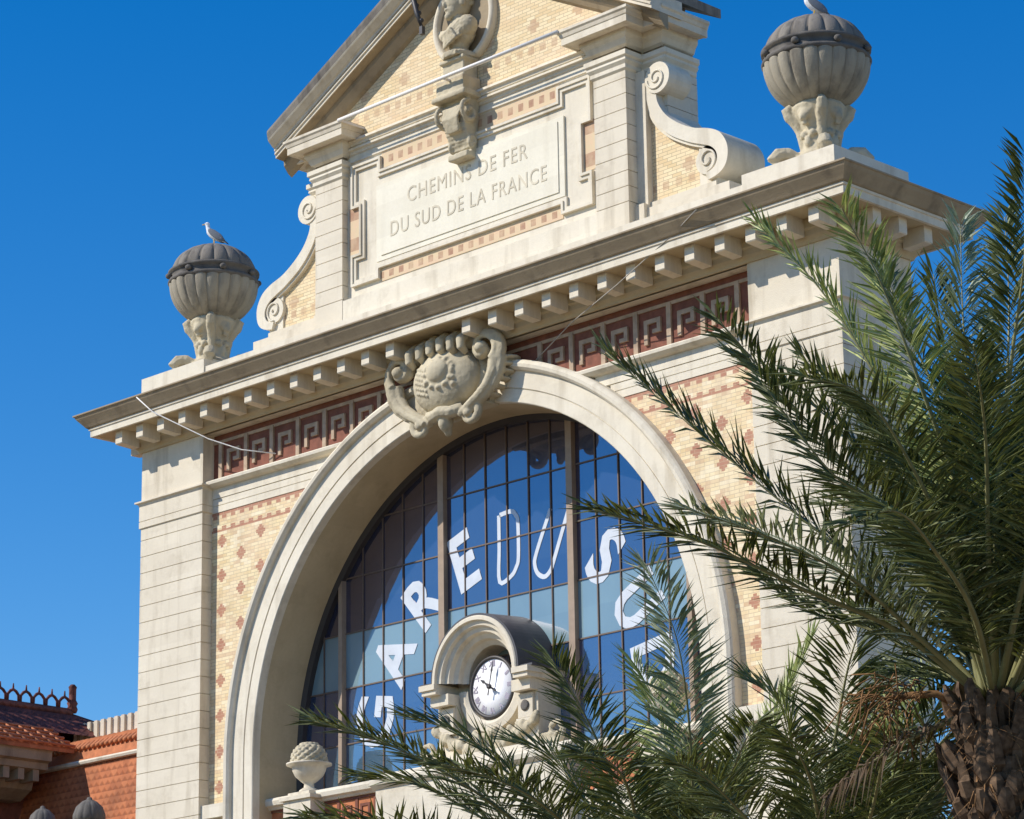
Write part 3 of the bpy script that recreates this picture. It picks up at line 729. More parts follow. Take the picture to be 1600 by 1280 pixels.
m.ball((.10, -.44, 1.12), (.24, .13, .24), 14)
def sy(x, z): return -.06-.42*math.sqrt(max(0, 1-(x/.78)**2-((z-1.02)/.68)**2))
for k in range(12):
    a = 2*PI*k/12; x = .12+.30*math.cos(a); z = 1.08+.30*math.sin(a); m.ball((x, sy(x, z), z), (.05, .05, .05), 6)
for k in range(5):
    for j in range(6):
        x = -.46+.07*k; z = 1.30-.10*j-.03*k; m.ball((x, sy(x, z), z), (.030, .035, .036), 5)
for k in range(4): x = .42; z = .8+.12*k; m.ball((x, sy(x, z), z), (.05, .04, .05), 5)
for v_i, v_ in enumerate(m.v): m.v[v_i] = (v_[0]*1.06, v_[1]*1.05, 1.95+(v_[2]-1.95)*.91)
meshobj('shield', blob(m, .021, .006, 12, 0), MG, ct)
# ================================================================ BUST, URNS, GULLS
random.seed(11)
bust = thing('stone_bust', 'weathered stone portrait bust with draped shoulders in the oval niche of the pediment', 'bust', (0, .28, 7.44))
m = MB()
m.lathe([(0, .12), (.24, .12), (.24, .20), (.16, .24), (.12, .30), (.16, .38), (0, .38)], 16); m.box(-.24, .24, -.16, .16, .12, .18)
m.ball((0, .02, .52), (.36, .20, .24), 10); m.ball((-.28, .02, .56), (.16, .15, .16), 8); m.ball((.28, .02, .56), (.16, .15, .16), 8)
m.ball((0, .0, .36), (.20, .15, .16), 8); m.tube([(0, 0, .6), (0, -.02, .82)], [.12, .10], 10)
for k in range(7): m.tube([(-.34+.06*k, -.16, .66-.02*k), (-.16+.06*k, -.22, .50), (-.02+.05*k, -.16, .34)], .028, 6)
for k in range(5): m.tube([(.30, -.10, .62-.05*k), (.10, -.20, .48-.04*k), (-.08, -.20, .42-.03*k)], .03, 6)
m.v = [(x, y, z-.12) for x, y, z in m.v]
meshobj('draped_torso', blob(m, .014, .010, 18, 0), MG, None).parent = bust
m = MB()
m.ball((0, -.01, 1.02), (.135, .165, .19), 12); m.ball((0, -.06, .92), (.10, .11, .11), 8)
m.ball((0, -.175, .99), (.026, .04, .05), 6); m.ball((0, -.155, .92), (.045, .03, .018), 6); m.ball((0, -.13, .84), (.06, .05, .05), 6)
for s in (-1, 1):
    m.ball((s*.055, -.145, 1.05), (.035, .03, .012), 5); m.ball((s*.14, .0, 1.0), (.02, .04, .05), 6); m.ball((s*.055, -.135, 1.01), (.024, .02, .014), 5)
for k in range(20):
    a = random.uniform(0, 2*PI); m.ball((.12*math.cos(a), .03+.12*abs(math.sin(a)), 1.08+random.uniform(-.05, .12)), .05, 5)
m.v = [(x*1.2, y*1.2, (z-.84)*1.2+.66) for x, y, z in m.v]
meshobj('head', blob(m, .012, .004, 20, 1), MG, None).parent = bust
bust.rotation_euler = (0, 0, math.radians(-22)); bust.scale = (1.3, 1.3, 1.3)

def make_urn():
    t = thing('stone_urn', '', 'urn', (0, 0, 0))
    N = 22
    flute = lambda a, z: 1-.055*(1-abs(math.sin(a*N/2))**.35)
    # foot and neck
    m = MB(); m.box(-.60, .60, -.60, .60, 0, .10); m.box(-.50, .50, -.50, .50, .10, .20)
    m.build('plinth', MSW, t)
    m = MB()
    m.lathe([(0, .2), (.46, .2), (.43, .28), (.34, .34), (.30, .46), (.29, .60), (.31, .76), (.36, .90), (.42, 1.02), (.46, 1.14), (.40, 1.24), (0, 1.24)], 32)
    for k in range(4):
        a = PI/4+k*PI/2; c, s_ = math.cos(a), math.sin(a); R = Matrix.Rotation(a, 3, 'Z')
        m.tube([R @ Vector((x, 0, z)) for x, z in [(.28, .40), (.30, .58), (.33, .76), (.41, .92), (.50, 1.02), (.54, 1.12), (.48, 1.18), (.42, 1.12)]], [.06, .07, .08, .10, .10, .09, .07, .05], 8)
        m.tube([R @ Vector((x, 0, z)) for x, z in [(.38, .28), (.54, .36), (.70, .35), (.80, .25), (.76, .16), (.68, .20)]], [.10, .12, .13, .12, .09, .06], 8)
        b = k*PI/2; R = Matrix.Rotation(b, 3, 'Z')
        for q_, r_ in (((.36, 0, 1.00), (.10, .15, .13)), ((.42, 0, .93), (.06, .09, .10)), ((.47, 0, .90), (.03, .03, .045)), ((.39, 0, .82), (.05, .06, .05)), ((.42, .05, .97), (.03, .03, .02)), ((.42, -.05, .97), (.03, .03, .02)), ((.31, .09, .64), (.06, .07, .07)), ((.31, -.09, .64), (.06, .07, .07)), ((.32, 0, .50), (.06, .07, .11))):
            p = R @ Vector(q_); m.ball(tuple(p), r_, 7, R)
    meshobj('carved_neck', blob(m, .021, .010, 14, 0), MG, t)
    z0 = 1.16
    prof = [(.30, z0-.04)]+[(.91*math.sqrt(1-((1-i/18)*.76/.86)**2), z0+.02+.76*i/18) for i in range(19)]
    MB().lathe(prof, 264, mod=flute).build('fluted_bowl', MU, t)
    zb = z0+.80
    m = MB().lathe([(.80, zb-.06), (.90, zb-.05), (.935, zb-.01), (.92, zb+.03), (.86, zb+.05), (.875, zb+.12), (.885, zb+.15), (.93, zb+.17), (.935, zb+.21), (.88, zb+.24), (.80, zb+.24)], 64)
    for k in range(8):
        a = k*PI/4+.3; m.ball((.93*math.cos(a), .93*math.sin(a), zb+.09), (.07, .07, .06), 6)
    m.build('band', MK, t)
    dome = lambda a, z: 1-.075*(1-abs(math.sin(a*9))**.4)*(1 if z < zb+.78 else .3)
    m = MB().lathe([(.87*math.cos(PI/2*i/14), zb+.20+.60*math.sin(PI/2*i/14)) for i in range(14)]+[(.10, zb+.83), (.0, zb+.84)], 216, mod=dome)
    m.build('ribbed_dome', MKD, t)
    return t
urn = make_urn()
urn2 = copy_tree(urn)
urn.location = (-7.97, .95, 3.14); urn2.location = (7.97, .95, 3.14)
urn.scale = urn2.scale = (1, 1, 1.02)
tag(urn, 'dome-topped stone urn at the left end of the station cornice, dark cracked foot', 'urn', 'great urns on the cornice')
tag(urn2, 'dome-topped stone urn at the right corner of the station cornice, above the palm', 'urn', 'great urns on the cornice')
def make_gull():
    t = thing('seagull', '', 'gull')
    m = MB()
    m.ball((0, 0, .20), (.20, .085, .085), 9, Matrix.Rotation(math.radians(38), 3, 'Y')); m.tube([(-.09, 0, .27), (-.135, 0, .38), (-.14, 0, .44)], [.07, .045, .042], 8)
    m.ball((-.15, 0, .455), (.055, .045, .043), 8); m.tube([(.12, 0, .12), (.26, 0, .02)], [.04, .012], 6)
    meshobj('body', blob(m, .01, 0, 1, 3), MBW, t)
    for s in (-1, 1):
        m = MB().ball((.05, s*.075, .19), (.21, .022, .075), 8, Matrix.Rotation(math.radians(38), 3, 'Y')); m.tube([(.14, s*.07, .12), (.30, s*.02, -.0)], [.03, .006], 5)
        m.build('wing', MBG, t)
        MB().tube([(0, s*.035, .13), (-.005, s*.035, .0), (-.05, s*.035, -.0)], .008, 5).build('leg', MBY, t)
        MB().ball((-.175, s*.036, .465), .008, 5).build('eye', MDK, t)
    MB().tube([(-.195, 0, .452), (-.24, 0, .447), (-.262, 0, .438)], [.014, .011, .003], 6).build('bill', MBY, t)
    return t
g1 = make_gull(); g2 = copy_tree(g1)
g1.location = (-7.97, .95, 5.99); g2.location = (7.97, .95, 5.99)
g1.rotation_euler = (0, 0, math.radians(38)); g2.rotation_euler = (0, 0, math.radians(50))
tag(g1, 'white gull with grey wings standing on the left urn', 'gull', 'gulls on the urns'); tag(g2, 'white gull with grey wings standing on the right urn above the corner', 'gull', 'gulls on the urns')

# small finial vases standing on the sill
def make_vase():
    t = thing('finial_vase', '', 'finial')
    m = MB(); m.box(-.38, .38, -.30, .30, -.9, -.10); m.box(-.44, .44, -.36, .36, -.10, -.03); m.box(-.30, .30, -.26, .26, -.03, .05); m.box(-.42, .42, -.34, .34, -.50, -.42)
    m.build('pedestal', MS, t)
    gd = lambda a, z: 1+.05*abs(math.sin(a*5))
    m = MB().lathe([(0, .05), (.20, .05), (.18, .10), (.10, .15), (.09, .22), (.17, .28), (.26, .36), (.31, .46), (.33, .54), (.43, .57), (.43, .60), (.33, .60), (0, .60)], 40)
    m.build('cup', MS, t)
    m = MB().lathe([(.30, .56), (.31, .66), (.28, .78), (.20, .89), (.10, .95), (0, .97)], 30)
    for j in range(7):
        z = .60+.058*j; r = .31*math.cos((j/7.5)**1.6*PI/2)
        for k in range(12): a = 2*PI*(k+.5*(j % 2))/12; m.ball((r*math.cos(a), r*math.sin(a), z), (.055, .055, .05), 5)
    meshobj('bud', blob(m, .016, .004, 12, 0), MG, t)
    return t
v1 = make_vase(); v2 = copy_tree(v1); v1.location = (-4.52, .56, -5.82); v2.location = (4.52, .56, -5.82)
tag(v1, 'stone finial vase at the left end of the window sill, fully in view', 'finial', 'vases on the sill'); tag(v2, 'stone finial vase at the right end of the sill behind the palm fronds', 'finial', 'vases on the sill')

# cables and rod
c = MB().tube([(-7.90, -1.03, 2.33), (-7.55, -.90, 1.98), (-6.95, -.68, 1.62), (-6.4, -.42, 1.28), (-5.8, -.08, 1.00), (-5.13, .22, .84)], .013, 6).build('cable', MWB)
tag(c, 'white slack cable running from the left cornice down to the red frieze', 'cable')
c = MB().tube([(6.9, -1.03, 2.33), (6.2, -.80, 2.16), (4.7, -.62, 1.66), (3.2, -.2, 1.42), (1.95, .2, 1.12)], .010, 6).build('cable', MCB)
tag(c, 'thin grey cable crossing the cornice brackets right of the cartouche', 'cable')
c = MB().tube([(-2.95, -.12, 6.985), (0, -.12, 6.995), (2.95, -.12, 6.985)], .036, 6)
for x in (-2.9, 2.9, 0): c.box(x-.02, x+.02, -.12, .52, 6.95, 6.985)
tag(c.build('metal_rail', MWB), 'thin white rail stretched across the foot of the pediment below the bust', 'rail')
c = MB().tube([(-.86, -.04, 9.2), (-.80, -.14, 8.85), (-.68, -.16, 8.50), (-.58, -.14, 8.20)], [.05, .055, .05, .03], 8); c.box(-.60, -.52, -.18, -.10, 8.02, 8.18)
for k in range(5): c.ball((-.84+.06*k, -.12, 9.0-.17*k), .05, 6)
tag(c.build('hanging_banner_rope', MDK), 'dark knotted rope hanging from the left slope of the pediment', 'rope')

# ================================================================ LEFT WING AND PAVILION
wg = thing('tiled_wing', 'low wing with steep orange scale-tile roof just left of the station front', 'building', (-13, 6, GZ))
MB().prismx([(2.6, -8.6), (4.0, -3.42), (4.3, -3.42), (7.0, -3.42), (7.0, -8.6)], -20.5, -9.02).build('tiled_roof', MRT, wg)
MB().box(-20.5, -9.03, 2.9, 9.5, GZ, -8.6).build('wall', MS, wg)
MB().prismx([(3.93, -3.42), (3.93, -3.30), (4.06, -3.30), (4.10, -3.04), (4.4, -3.0), (4.4, -3.42)], -20.5, -9.02).build('ridge_band', MTO, wg)
MB().prismx([(3.90, -3.42), (3.88, -3.37), (3.91, -3.33), (3.96, -3.33), (3.96, -3.44)], -20.5, -9.02).build('gutter', MS, wg)
m = MB()
for k in range(70):
    x = -20.4+k*.165; m.tube([(x, 4.03, -3.04), (x, 4.22, -2.90), (x, 4.55, -2.74)], [.055, .06, .055], 7)
m.box(-20.5, -9.03, 4.2, 4.8, -3.04, -2.80); m.build('roll_tiles', MTO, wg)
MB().prismx([(4.5, -2.80), (6.5, -2.2), (8.5, -2.8)], -20.5, -9.02).build('upper_roof', MRT, wg)
m = MB(); m.box(-17.9, -12.5, 5.2, 6.2, -3.0, -2.15)
for k in range(21): m.box(-17.94+k*.25, -17.82+k*.25, 5.14, 6.2, -2.9, -2.14)
m.build('chimney_block', MS, wg)

pv = thing('corner_pavilion', 'pavilion at the left edge with stone eaves and shaded ridge tiles under a spiked finial', 'building', (-20, 0, GZ))
m = MB(); m.box(-23.0, -18.0, -3, 3.95, GZ, -3.3); m.build('wall', MTC, pv)
MB().mould([(-17.6, -3.2), (-17.6, 3.42), (-23, 3.42)][::1], [(0, 0)]) if 0 else None
m = MB(); prf = [(-17.6, -4.1), (-17.2, -3.9), (-17.1, -3.62), (-16.62, -3.52), (-16.60, -3.38), (-16.48, -3.34), (-16.46, -3.16), (-16.40, -3.0), (-18.2, -3.0), (-18.2, -4.1)]
m.add([(x, -3, z) for x, z in prf]+[(x, 3.46, z) for x, z in prf], [tuple(range(10)), tuple(range(19, 9, -1))]+[(i, (i+1) % 10, (i+1) % 10+10, i+10) for i in range(10)])
for k in range(16): m.box(-17.2, -16.66, -2.9+k*.4, -2.74+k*.4, -3.78, -3.50)
m.build('eaves_cornice', MD, pv)
m = MB(); V = [(-16.38, -3, -3.0), (-16.38, 4.0, -3.0), (-17.25, 4.0, -2.50), (-17.25, -3, -2.50)]
m.add(V+[(x, y, z-.12) for x, y, z in V], [(0, 1, 2, 3), (7, 6, 5, 4), (0, 4, 5, 1), (1, 5, 6, 2), (2, 6, 7, 3), (3, 7, 4, 0)])
m.build('eaves_tiles', MRT, pv)
m = MB()
for j in range(5):
    f_ = j/4; m.tube([(-16.36-.85*f_, -3, -2.965+.49*f_), (-16.36-.85*f_, 4.0, -2.965+.49*f_)], .035, 5)
for k in range(20): m.tube([(-16.36, -2.9+k*.35, -2.97), (-17.25, -2.9+k*.35, -2.47)], .035, 5)
m.build('pan_tiles', MTO, pv)
V = [(-17.25, -3, -2.5), (-17.25, 4.6, -2.5), (-18.0, 5.1, -1.86), (-18.0, -3, -1.86), (-18.9, -3, -2.5), (-18.9, 4.6, -2.5), (-16.6, 6.9, -2.62), (-19.6, 6.9, -2.62)]
MB().add(V, [(0, 1, 2, 3), (3, 2, 5, 4), (1, 6, 2), (2, 7, 5), (6, 7, 2)]).build('upper_roof', MRD, pv)
m = MB(); m.tube([(-18, -3, -1.84), (-18, 5.1, -1.84)], .09, 8)
for k in range(24):
    y = 4.9-k*.36
    m.tube([(-18, y-.16, -1.80), (-18, y-.15, -1.62), (-18, y-.08, -1.54), (-18, y, -1.50), (-18, y+.08, -1.54), (-18, y+.15, -1.62), (-18, y+.16, -1.80)], .038, 6)
    m.tube([(-18, y, -1.5), (-18, y, -1.36)], [.03, .015], 5)
m.build('ridge_cresting', MRD, pv)
MB().lathe([(.10, 0), (.13, .08), (.10, .16), (.13, .22), (.085, .30), (.085, .55), (.10, .60), (.05, .66), (0, .67)], 12, (-18, 5.12, -1.85)).build('finial', MRD, pv)

# parapet with ball finials in front of the wing
wl = tag(MB().box(-20, -9.05, .2, .8, GZ, -6.4).build('parapet_wall', MS), 'low stone parapet wall below the two ball finials at the bottom left', 'wall')
def make_fin():
    t = thing('ball_finial', '', 'finial'); MB().lathe([(0, 0), (.28, 0), (.28, .14), (.16, .2), (.13, .34), (.20, .42), (.30, .56), (.33, .74), (.36, .78), (.34, .84)], 24).build('vase', MG, t)
    MB().lathe([(.30, .84), (.33, .90), (.33, .98), (.27, 1.14), (.15, 1.25), (.06, 1.29), (.05, 1.33), (0, 1.35)], 96, mod=lambda a, z: 1-.06*(1-abs(math.sin(a*6))**.4)).build('dome', MK, t); return t
f1 = make_fin(); f2 = copy_tree(f1); f1.location = (-11.15, .5, -6.4); f2.location = (-12.72, .5, -6.34)
tag(f1, 'dark-topped stone finial nearer the station pier, the taller of two at bottom left', 'finial', 'finials on the parapet'); tag(f2, 'pale-topped stone finial nearest the left edge of the photo', 'finial', 'finials on the parapet')
f2.scale = (.9, .9, .96)

# right wing behind the palm
rw = thing('right_wing', 'low cream wing right of the station front seen behind the palm trunk', 'building', (16, 4, GZ))
m = MB(); m.box(9.02, 26, 2.4, 9, GZ, -7.2); m.build('wall', MS, rw)
m = MB().prismx([(2.4, -7.5), (2.3, -7.35), (2.3, -7.18), (1.95, -7.12), (1.95, -6.98), (1.85, -6.94), (1.80, -6.74), (9.2, -6.6), (9.2, -7.5)], 9.02, 26.2); m.build('cornice', MSW, rw)

# ================================================================ GROUND
def struct(o): o['kind'] = 'structure'; return o
struct(MB().box(-600, 600, -600, 600, GZ-.5, GZ-.02).build('ground', MPV))
struct(MB().box(-600, 600, -34, -24, GZ-.3, GZ-.012).build('road', MAS))
struct(MB().box(-60, 60, -23.8, 12, GZ-.2, GZ).build('pavement', MPV))

# ================================================================ PALMS
def catm(P, n):
    P = [2*P[0]-P[1]]+P+[2*P[-1]-P[-2]]; R = []
    for i in range(1, len(P)-2):
        for k in range(n):
            t_ = k/n; a, b, c_, d_ = P[i-1:i+3]
            R.append(.5*((2*b)+(-a+c_)*t_+(2*a-5*b+4*c_-d_)*t_*t_+(-a+3*b-3*c_+d_)*t_**3))
    R.append(P[-2]); return R
def frond(P, palm, mat, rng, L=.60, dens=.029, wid=.0155, start=.16, droop=.12, wk=1.0):
    C_ = catm([Vector(p) for p in P], 10)
    seg = [(C_[i+1]-C_[i]).length for i in range(len(C_)-1)]; tot = sum(seg)
    n = int(tot*(1-start)/dens)
    m = MB(); m.tube(C_, [max(.005, .036*(1-i/len(C_))**1.1) for i in range(len(C_))], 5)
    base = m.build('rachis_tmp', MRA, None, False)
    V = []; Fc = []
    side_ref = None
    for i in range(n):
        f_ = start+(1-start)*i/(n-1); d_ = f_*tot; j = 0
        while j < len(seg)-1 and d_ > seg[j]: d_ -= seg[j]; j += 1
        p = C_[j]+(C_[j+1]-C_[j])*min(1, d_/seg[j]); t_ = (C_[j+1]-C_[j]).normalized()
        zup = Vector((0, 0, 1)); s_ = t_.cross(zup)
        if side_ref is None or s_.length > .35:
            pass
        if s_.length < .35 and side_ref is not None: s_ = side_ref-t_*side_ref.dot(t_)
        elif s_.length < .05: s_ = Vector((1, 0, 0))-t_*t_.x
        s_.normalize()
        if side_ref is not None and s_.dot(side_ref) < 0: s_ = -s_
        side_ref = s_; nrm = s_.cross(t_).normalized()
        if nrm.z < 0 and abs(t_.z) < .9: nrm = -nrm
        ang = math.radians(62-26*((f_-start)/(1-start))**1.5)
        u_ = (f_-start)/(1-start); ln = L*min(1, .5+1.8*u_)*(1-.50*u_**2.6)
        for sg in (-1, 1):
            a2 = ang+rng.uniform(-.2, .2); lift = rng.choice((.45, .2, .6, .1))+rng.uniform(-.2, .2)
            dr = (t_*math.cos(a2)+(s_*sg*math.cos(lift)+nrm*math.sin(lift))*math.sin(a2)).normalized()
            l2 = ln*rng.uniform(.82, 1.1); tip = p+dr*l2+Vector((0, 0, -droop*l2*rng.uniform(.4, 1.6)))
            w_ = dr.cross(nrm+Vector((rng.uniform(-.6, .6), rng.uniform(-.6, .6), 0)))
            if w_.length < .01: continue
            w_ = w_.normalized()*wid*rng.uniform(.8, 1.2); mid = p+dr*l2*.42; k = len(V)
            cr_ = dr.cross(w_).normalized()*wid*.5
            V += [p, mid+w_+cr_, mid-w_+cr_, mid-cr_, tip]; Fc += [(k, k+1, k+3), (k, k+3, k+2), (k+1, k+4, k+3), (k+3, k+4, k+2)]
    me = base.data; v0 = [v.co.copy() for v in me.vertices]; f0 = [tuple(p.vertices) for p in me.polygons]; bpy.data.objects.remove(base)
    nm = bpy.data.meshes.new('frond'); nm.from_pydata(v0+V, [], f0+[tuple(q+len(v0) for q in f) for f in Fc])
    nm.materials.append(MRA); nm.materials.append(mat)
    nm.polygons.foreach_set('material_index', [0]*len(f0)+[1]*len(Fc))
    nm.polygons.foreach_set('use_smooth', [True]*len(f0)+[False]*len(Fc))
    o = bpy.data.objects.new('frond', nm); COL.objects.link(o); o.parent = palm; return o
PALMS={'A': ((22.09, -14.62, -9.69), [[(-0.3, -0.99, 0.61), (-0.57, -1.96, 0.89), (-0.82, -2.91, 1.18), (-1.17, -3.92, 1.38)], [(-0.35, -0.28, 0.57), (-0.66, -0.67, 1.12), (-1.53, -1.54, 2.21), (-2.45, -2.34, 3.38)], [(0.01, -0.63, 0.87), (-0.17, -1.67, 1.89), (-0.25, -2.41, 2.43), (-0.35, -3.18, 3.02)], [(-0.13, -0.22, 1.3), (-0.38, -0.72, 2.64), (-0.79, -1.14, 3.77), (-1.22, -1.56, 4.49)], [(0.33, -0.72, 1.49), (0.47, -1.45, 2.55), (0.52, -2.03, 3.4), (0.53, -2.54, 3.95)], [(-0.07, 0.03, 1.21), (-0.13, 0.07, 2.43), (-0.12, 0.02, 3.65), (-0.18, 0.15, 4.64)], [(-0.23, 0.03, 1.54), (-0.3, 0.05, 2.77), (-0.35, -0.0, 3.51), (-0.4, -0.02, 4.15)], [(0.59, -0.64, 1.57), (1.19, -1.11, 2.75), (1.61, -1.43, 3.5), (1.95, -1.82, 4.24)], [(-0.47, -0.1, 0.91), (-0.76, -0.39, 1.99), (-1.2, -0.72, 2.81), (-1.92, -1.11, 3.45)], [(-0.1, -0.89, 0.5), (-0.18, -1.73, 0.94), (-0.36, -2.61, 1.2), (-0.55, -3.45, 1.35)], [(-0.66, 0.03, 0.48), (-1.25, -0.13, 0.88), (-1.78, -0.31, 1.09), (-2.22, -0.61, 1.49)], [(0.49, -1.07, 0.95), (0.69, -1.9, 1.68), (0.82, -2.71, 2.17), (0.75, -3.38, 2.22)], [(0.3, -0.92, 0.84), (0.29, -1.76, 1.44), (0.31, -2.55, 1.64), (0.18, -3.26, 2.32)], [(-0.32, 0.35, 1.61), (-0.66, 0.34, 2.96), (-1.04, 0.32, 3.93), (-1.3, 0.4, 4.53)], [(0.74, -1.0, 1.03), (1.33, -1.76, 1.8), (1.74, -2.37, 2.15), (1.99, -2.77, 2.33)], [(-0.15, 0.41, 1.52), (-0.18, 0.69, 2.93), (-0.24, 0.93, 4.0), (-0.37, 1.14, 4.99)], [(0.29, 0.21, 1.65), (0.53, 0.5, 2.98), (0.72, 0.75, 3.92), (0.79, 0.94, 4.7)], [(0.76, -0.2, 1.27), (1.49, -0.27, 2.15), (2.1, -0.33, 2.7), (2.61, -0.31, 2.82)], [(0.36, 0.53, 1.04), (0.88, 1.17, 1.82), (1.29, 1.86, 2.22), (1.57, 2.73, 2.19)], [(-0.81, 0.63, 0.82), (-1.43, 0.83, 1.69), (-2.11, 1.05, 2.36), (-2.78, 1.19, 2.58)], [(0.73, -1.25, 0.55), (1.08, -2.22, 0.89), (1.4, -3.12, 1.01), (1.43, -3.74, 0.8)], [(0.99, -0.84, 0.9), (1.75, -1.48, 1.43), (2.37, -1.98, 1.65), (2.74, -2.33, 1.62)], [(0.51, 0.56, 0.6), (0.89, 1.25, 0.93), (1.08, 2.01, 0.95), (1.21, 2.73, 0.6)], [(-0.52, 0.48, 1.18), (-1.12, 0.58, 2.35), (-1.57, 0.81, 2.86), (-2.05, 0.86, 3.36)]]), 'B': ((15.37, -11.97, -11.0), [[(0.71, -0.06, 1.17), (1.09, -0.4, 1.85), (1.43, -0.93, 2.91), (1.5, -1.46, 3.69)], [(0.28, -0.52, 0.9), (0.57, -1.15, 1.7), (0.7, -1.71, 2.3), (0.73, -2.14, 2.72)], [(0.48, 0.55, 0.9), (0.75, 0.92, 1.75), (1.01, 1.27, 2.62), (1.25, 1.51, 3.34)], [(-0.26, -1.21, 0.9), (-0.35, -2.26, 1.46), (-0.58, -3.24, 1.86), (-0.86, -4.04, 2.06)], [(-0.62, -0.43, 1.0), (-1.23, -0.8, 1.86), (-1.75, -1.08, 2.36), (-2.33, -1.33, 2.63)], [(-0.58, -0.68, 0.63), (-1.13, -1.2, 1.27), (-1.74, -1.69, 1.72), (-2.29, -2.14, 1.85)], [(-0.48, -0.06, 1.16), (-0.89, -0.13, 1.77), (-1.22, -0.19, 2.17), (-1.71, -0.31, 2.37)], [(0.38, -1.28, 0.82), (0.56, -2.13, 1.2), (0.64, -2.86, 1.38), (0.55, -3.58, 1.48)], [(0.0, 0.36, 1.29), (-0.16, 0.58, 2.19), (-0.4, 0.66, 2.82), (-0.68, 0.66, 3.23)], [(0.87, 0.4, 0.43), (1.76, 0.57, 1.11), (2.46, 0.61, 1.64), (2.98, 0.72, 1.93)], [(1.12, -0.48, 0.68), (1.9, -0.83, 1.3), (2.46, -1.16, 1.66), (2.93, -1.49, 1.82)], [(0.78, -0.91, 0.88), (1.28, -1.62, 1.36), (1.6, -2.25, 1.52), (1.84, -2.88, 1.49)], [(-0.26, -1.31, 0.41), (-0.45, -2.54, 0.81), (-0.48, -3.52, 0.99), (-0.67, -4.31, 1.01)], [(0.55, 1.18, 0.24), (0.92, 2.1, 0.69), (1.09, 2.93, 0.89), (1.23, 3.69, 0.79)]]), 'C': ((18.82, -12.75, -11.48), [[(0.21, -0.57, 1.19), (0.69, -0.9, 2.1), (1.14, -1.16, 2.76), (1.69, -1.31, 3.4)], [(0.33, 0.29, 1.19), (0.34, 0.44, 1.91), (0.35, 0.67, 2.46), (0.42, 0.88, 2.84)], [(0.72, -0.31, 1.09), (1.35, -0.48, 1.63), (1.77, -0.61, 1.87), (2.18, -0.62, 2.18)], [(-0.35, -0.2, 1.1), (-0.53, -0.13, 1.9), (-0.67, -0.07, 2.52), (-1.05, -0.16, 2.9)], [(-0.19, 0.33, 1.25), (-0.25, 0.67, 2.08), (-0.3, 0.98, 2.66), (-0.31, 1.36, 3.11)], [(0.18, -0.96, 0.66), (0.27, -1.8, 1.13), (0.42, -2.5, 1.41), (0.51, -3.04, 1.52)], [(1.02, -0.24, 0.57), (1.86, -0.42, 0.9), (2.53, -0.52, 0.99), (3.09, -0.51, 0.87)], [(0.66, -1.15, 0.84), (1.15, -1.89, 1.32), (1.51, -2.49, 1.51), (1.78, -2.99, 1.6)], [(0.92, -0.89, 0.84), (1.49, -1.38, 1.27), (1.98, -1.87, 1.52), (2.42, -2.34, 1.59)], [(0.32, 0.69, 0.91), (0.44, 1.32, 1.47), (0.49, 1.94, 1.85), (0.57, 2.53, 2.04)], [(-0.46, -0.4, 0.58), (-1.11, -0.8, 1.06), (-1.72, -1.06, 1.3), (-2.35, -1.25, 1.29)]])}
def trunk(palm, C_, H, R, rng):
    # C_ = crown centre above base
    m = MB(); m.lathe([(R*1.15, 0), (R*1.0, .6), (R*.92, H*.5), (R*.95, H*.85), (R*1.02, H-.35), (R*.7, H-.05), (R*.3, H+.25)], 24, mod=lambda a, z: 1+.05*math.sin(a*7+z*5))
    m.build('trunk', MBK).parent = palm
    m = MB(); rows = int(H/.135)
    for j in range(rows):
        z = H+.25-j*.135
        if z < .3: break
        n_ = 12
        for k in range(n_):
            if rng.random() < .08: continue
            a = k*2*PI/n_+(j*.5 % 1)*2*PI/n_+rng.uniform(-.12, .12); c, s_ = math.cos(a), math.sin(a)
            top = j < 7
            ex = rng.uniform(.10, .24) if not top else rng.uniform(.08, .26); h_ = rng.uniform(.06, .17)*(1.8 if top else 1); w_ = rng.uniform(.045, .085); r0 = R*(.80 if not top else .55+.05*j)
            X_ = Vector((c, s_, 0)); T_ = Vector((-s_, c, 0)).normalized(); T_ = (T_+Vector((0, 0, rng.uniform(-.25, .25)))).normalized()
            P_ = [X_*r0+Vector((0, 0, z-.12)), X_*(r0+ex*.7)+Vector((0, 0, z-.02)), X_*(r0+ex)+Vector((0, 0, z+h_*.6)), X_*(r0+ex*rng.uniform(.8, 1.2))+Vector((0, 0, z+h_))]
            rings = []
            for i, p in enumerate(P_):
                ww = w_*(1.5, 1.2, .9, .45)[i]; th = (.05, .05, .035, .012)[i]
                dn = (P_[min(i+1, 3)]-P_[max(i-1, 0)]).normalized(); nn_ = dn.cross(T_).normalized()
                rings.append([tuple(p-T_*ww), tuple(p-T_*ww*.5+nn_*th), tuple(p+nn_*th*1.5), tuple(p+T_*ww*.5+nn_*th), tuple(p+T_*ww), tuple(p-nn_*th)])
            m.loft(rings, False, True, True)
    m.build('leaf_bases', MBK).parent = palm
    m = MB()
    for k in range(900):
        a = rng.uniform(0, 2*PI); z = rng.uniform(H-2.6, H+.3); r = R*rng.uniform(.9, 1.2); c, s_ = math.cos(a), math.sin(a)
        p = Vector((c*r, s_*r, z)); q = p+Vector((c*rng.uniform(.0, .3)+rng.uniform(-.18, .18), s_*rng.uniform(.0, .3)+rng.uniform(-.18, .18), rng.uniform(-.4, .15)))
        w_ = Vector((-s_, c, 0))*.007; m.add([p-w_, p+w_, q], [(0, 1, 2)])
    m.build('hanging_fibre', MFB, None, False).parent = palm
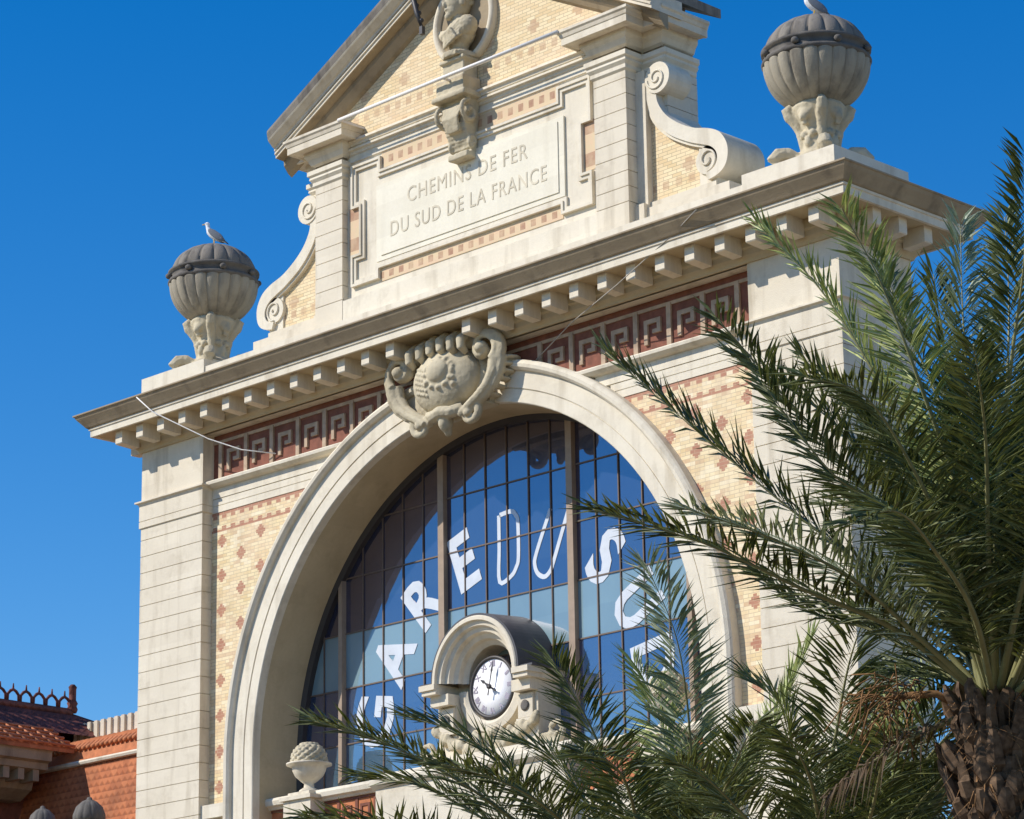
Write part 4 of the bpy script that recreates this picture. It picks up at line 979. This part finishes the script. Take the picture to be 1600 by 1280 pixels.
def palm(key, label, bright, silver, R, extra, seed, Lf=.5):
    (cx_, cy_, cz_), fr = PALMS[key]; rng = random.Random(seed); H = cz_-GZ-.25
    t = thing('palm_tree', label, 'palm tree', (cx_, cy_, GZ), 'date palms in front of the station')
    trunk(t, None, H, R, rng)
    base = Vector((0, 0, H+.25))
    for i, P in enumerate(fr):
        P = [Vector(p) for p in P]; d0 = P[0].normalized()*.30; d0.z = min(d0.z, .25)
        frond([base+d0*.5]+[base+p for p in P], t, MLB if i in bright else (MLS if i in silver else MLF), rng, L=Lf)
    for i in range(extra):
        az = rng.uniform(0, 2*PI) if key == 'A' else rng.uniform(-.6, 2.0); el = math.radians(rng.choice((82, 75, 66, 60, 48, 35, 20) if key == 'A' else (84, 78, 72, 62)) + rng.uniform(-8, 8)); Ln = rng.uniform(3.4, 4.3) if key == 'A' else rng.uniform(2.5, 3.3)
        P = []; p = base.copy(); h = Vector((math.cos(az), math.sin(az), 0)); e = el
        if key == 'A' and h.dot(Vector((rt2.x, rt2.y, 0))) < -.25 and el < 1.35: continue
        for k in range(4):
            P.append(p.copy()+h*.1); p = p+(h*math.cos(e)+Vector((0, 0, math.sin(e))))*Ln/3.4; e -= math.radians(rng.uniform(12, 22))
        frond(P, t, MLF, rng, L=Lf)
    return t, base, rng
pa, ba, ra = palm('A', 'tallest date palm at the right with its rough brown trunk in view', (4, 3), (5, 9), .36, 42, 21, .68)
# dead fronds and the old cut stalks of the tall palm
for k, (dx, dy, dz) in enumerate([(-.95, -.9, -.25)]):
    P = [ba+Vector((dx, dy, dz))*f_+Vector((0, 0, -.35*f_*f_)) for f_ in (.15, .5, .8, 1.15)]
    o = frond(P, pa, MLX, ra, L=.34, dens=.03, droop=.9); o['label'] = 'dead brown frond'
m = MB()
for k in range(70):
    q = ba+Vector((-.62, -.68, .10))+Vector((ra.gauss(0, .13), ra.gauss(0, .13), ra.gauss(0, .10))); e = q+Vector((ra.uniform(-.35, .2), ra.uniform(-.35, .2), ra.uniform(-.5, .12)))
    m.tube([q, (q+e)/2+Vector((0, 0, .05)), e], .007, 3)
m.tube([ba+Vector((-.1, -.1, -.1)), ba+Vector((-.35, -.4, .12)), ba+Vector((-.62, -.68, .10))], .035, 6)
m.build('dry_fruit_stalk', MFB, None, False).parent = pa
pb, bb, rb = palm('B', 'date palm below the clock with its trunk out of frame, lowest of the three', (2, 8), (0,), .36, 5, 5, .82)
pc, bc, rc_ = palm('C', 'middle date palm with arching fronds before the right stone pier', (1,), (), .36, 8, 9, .82)
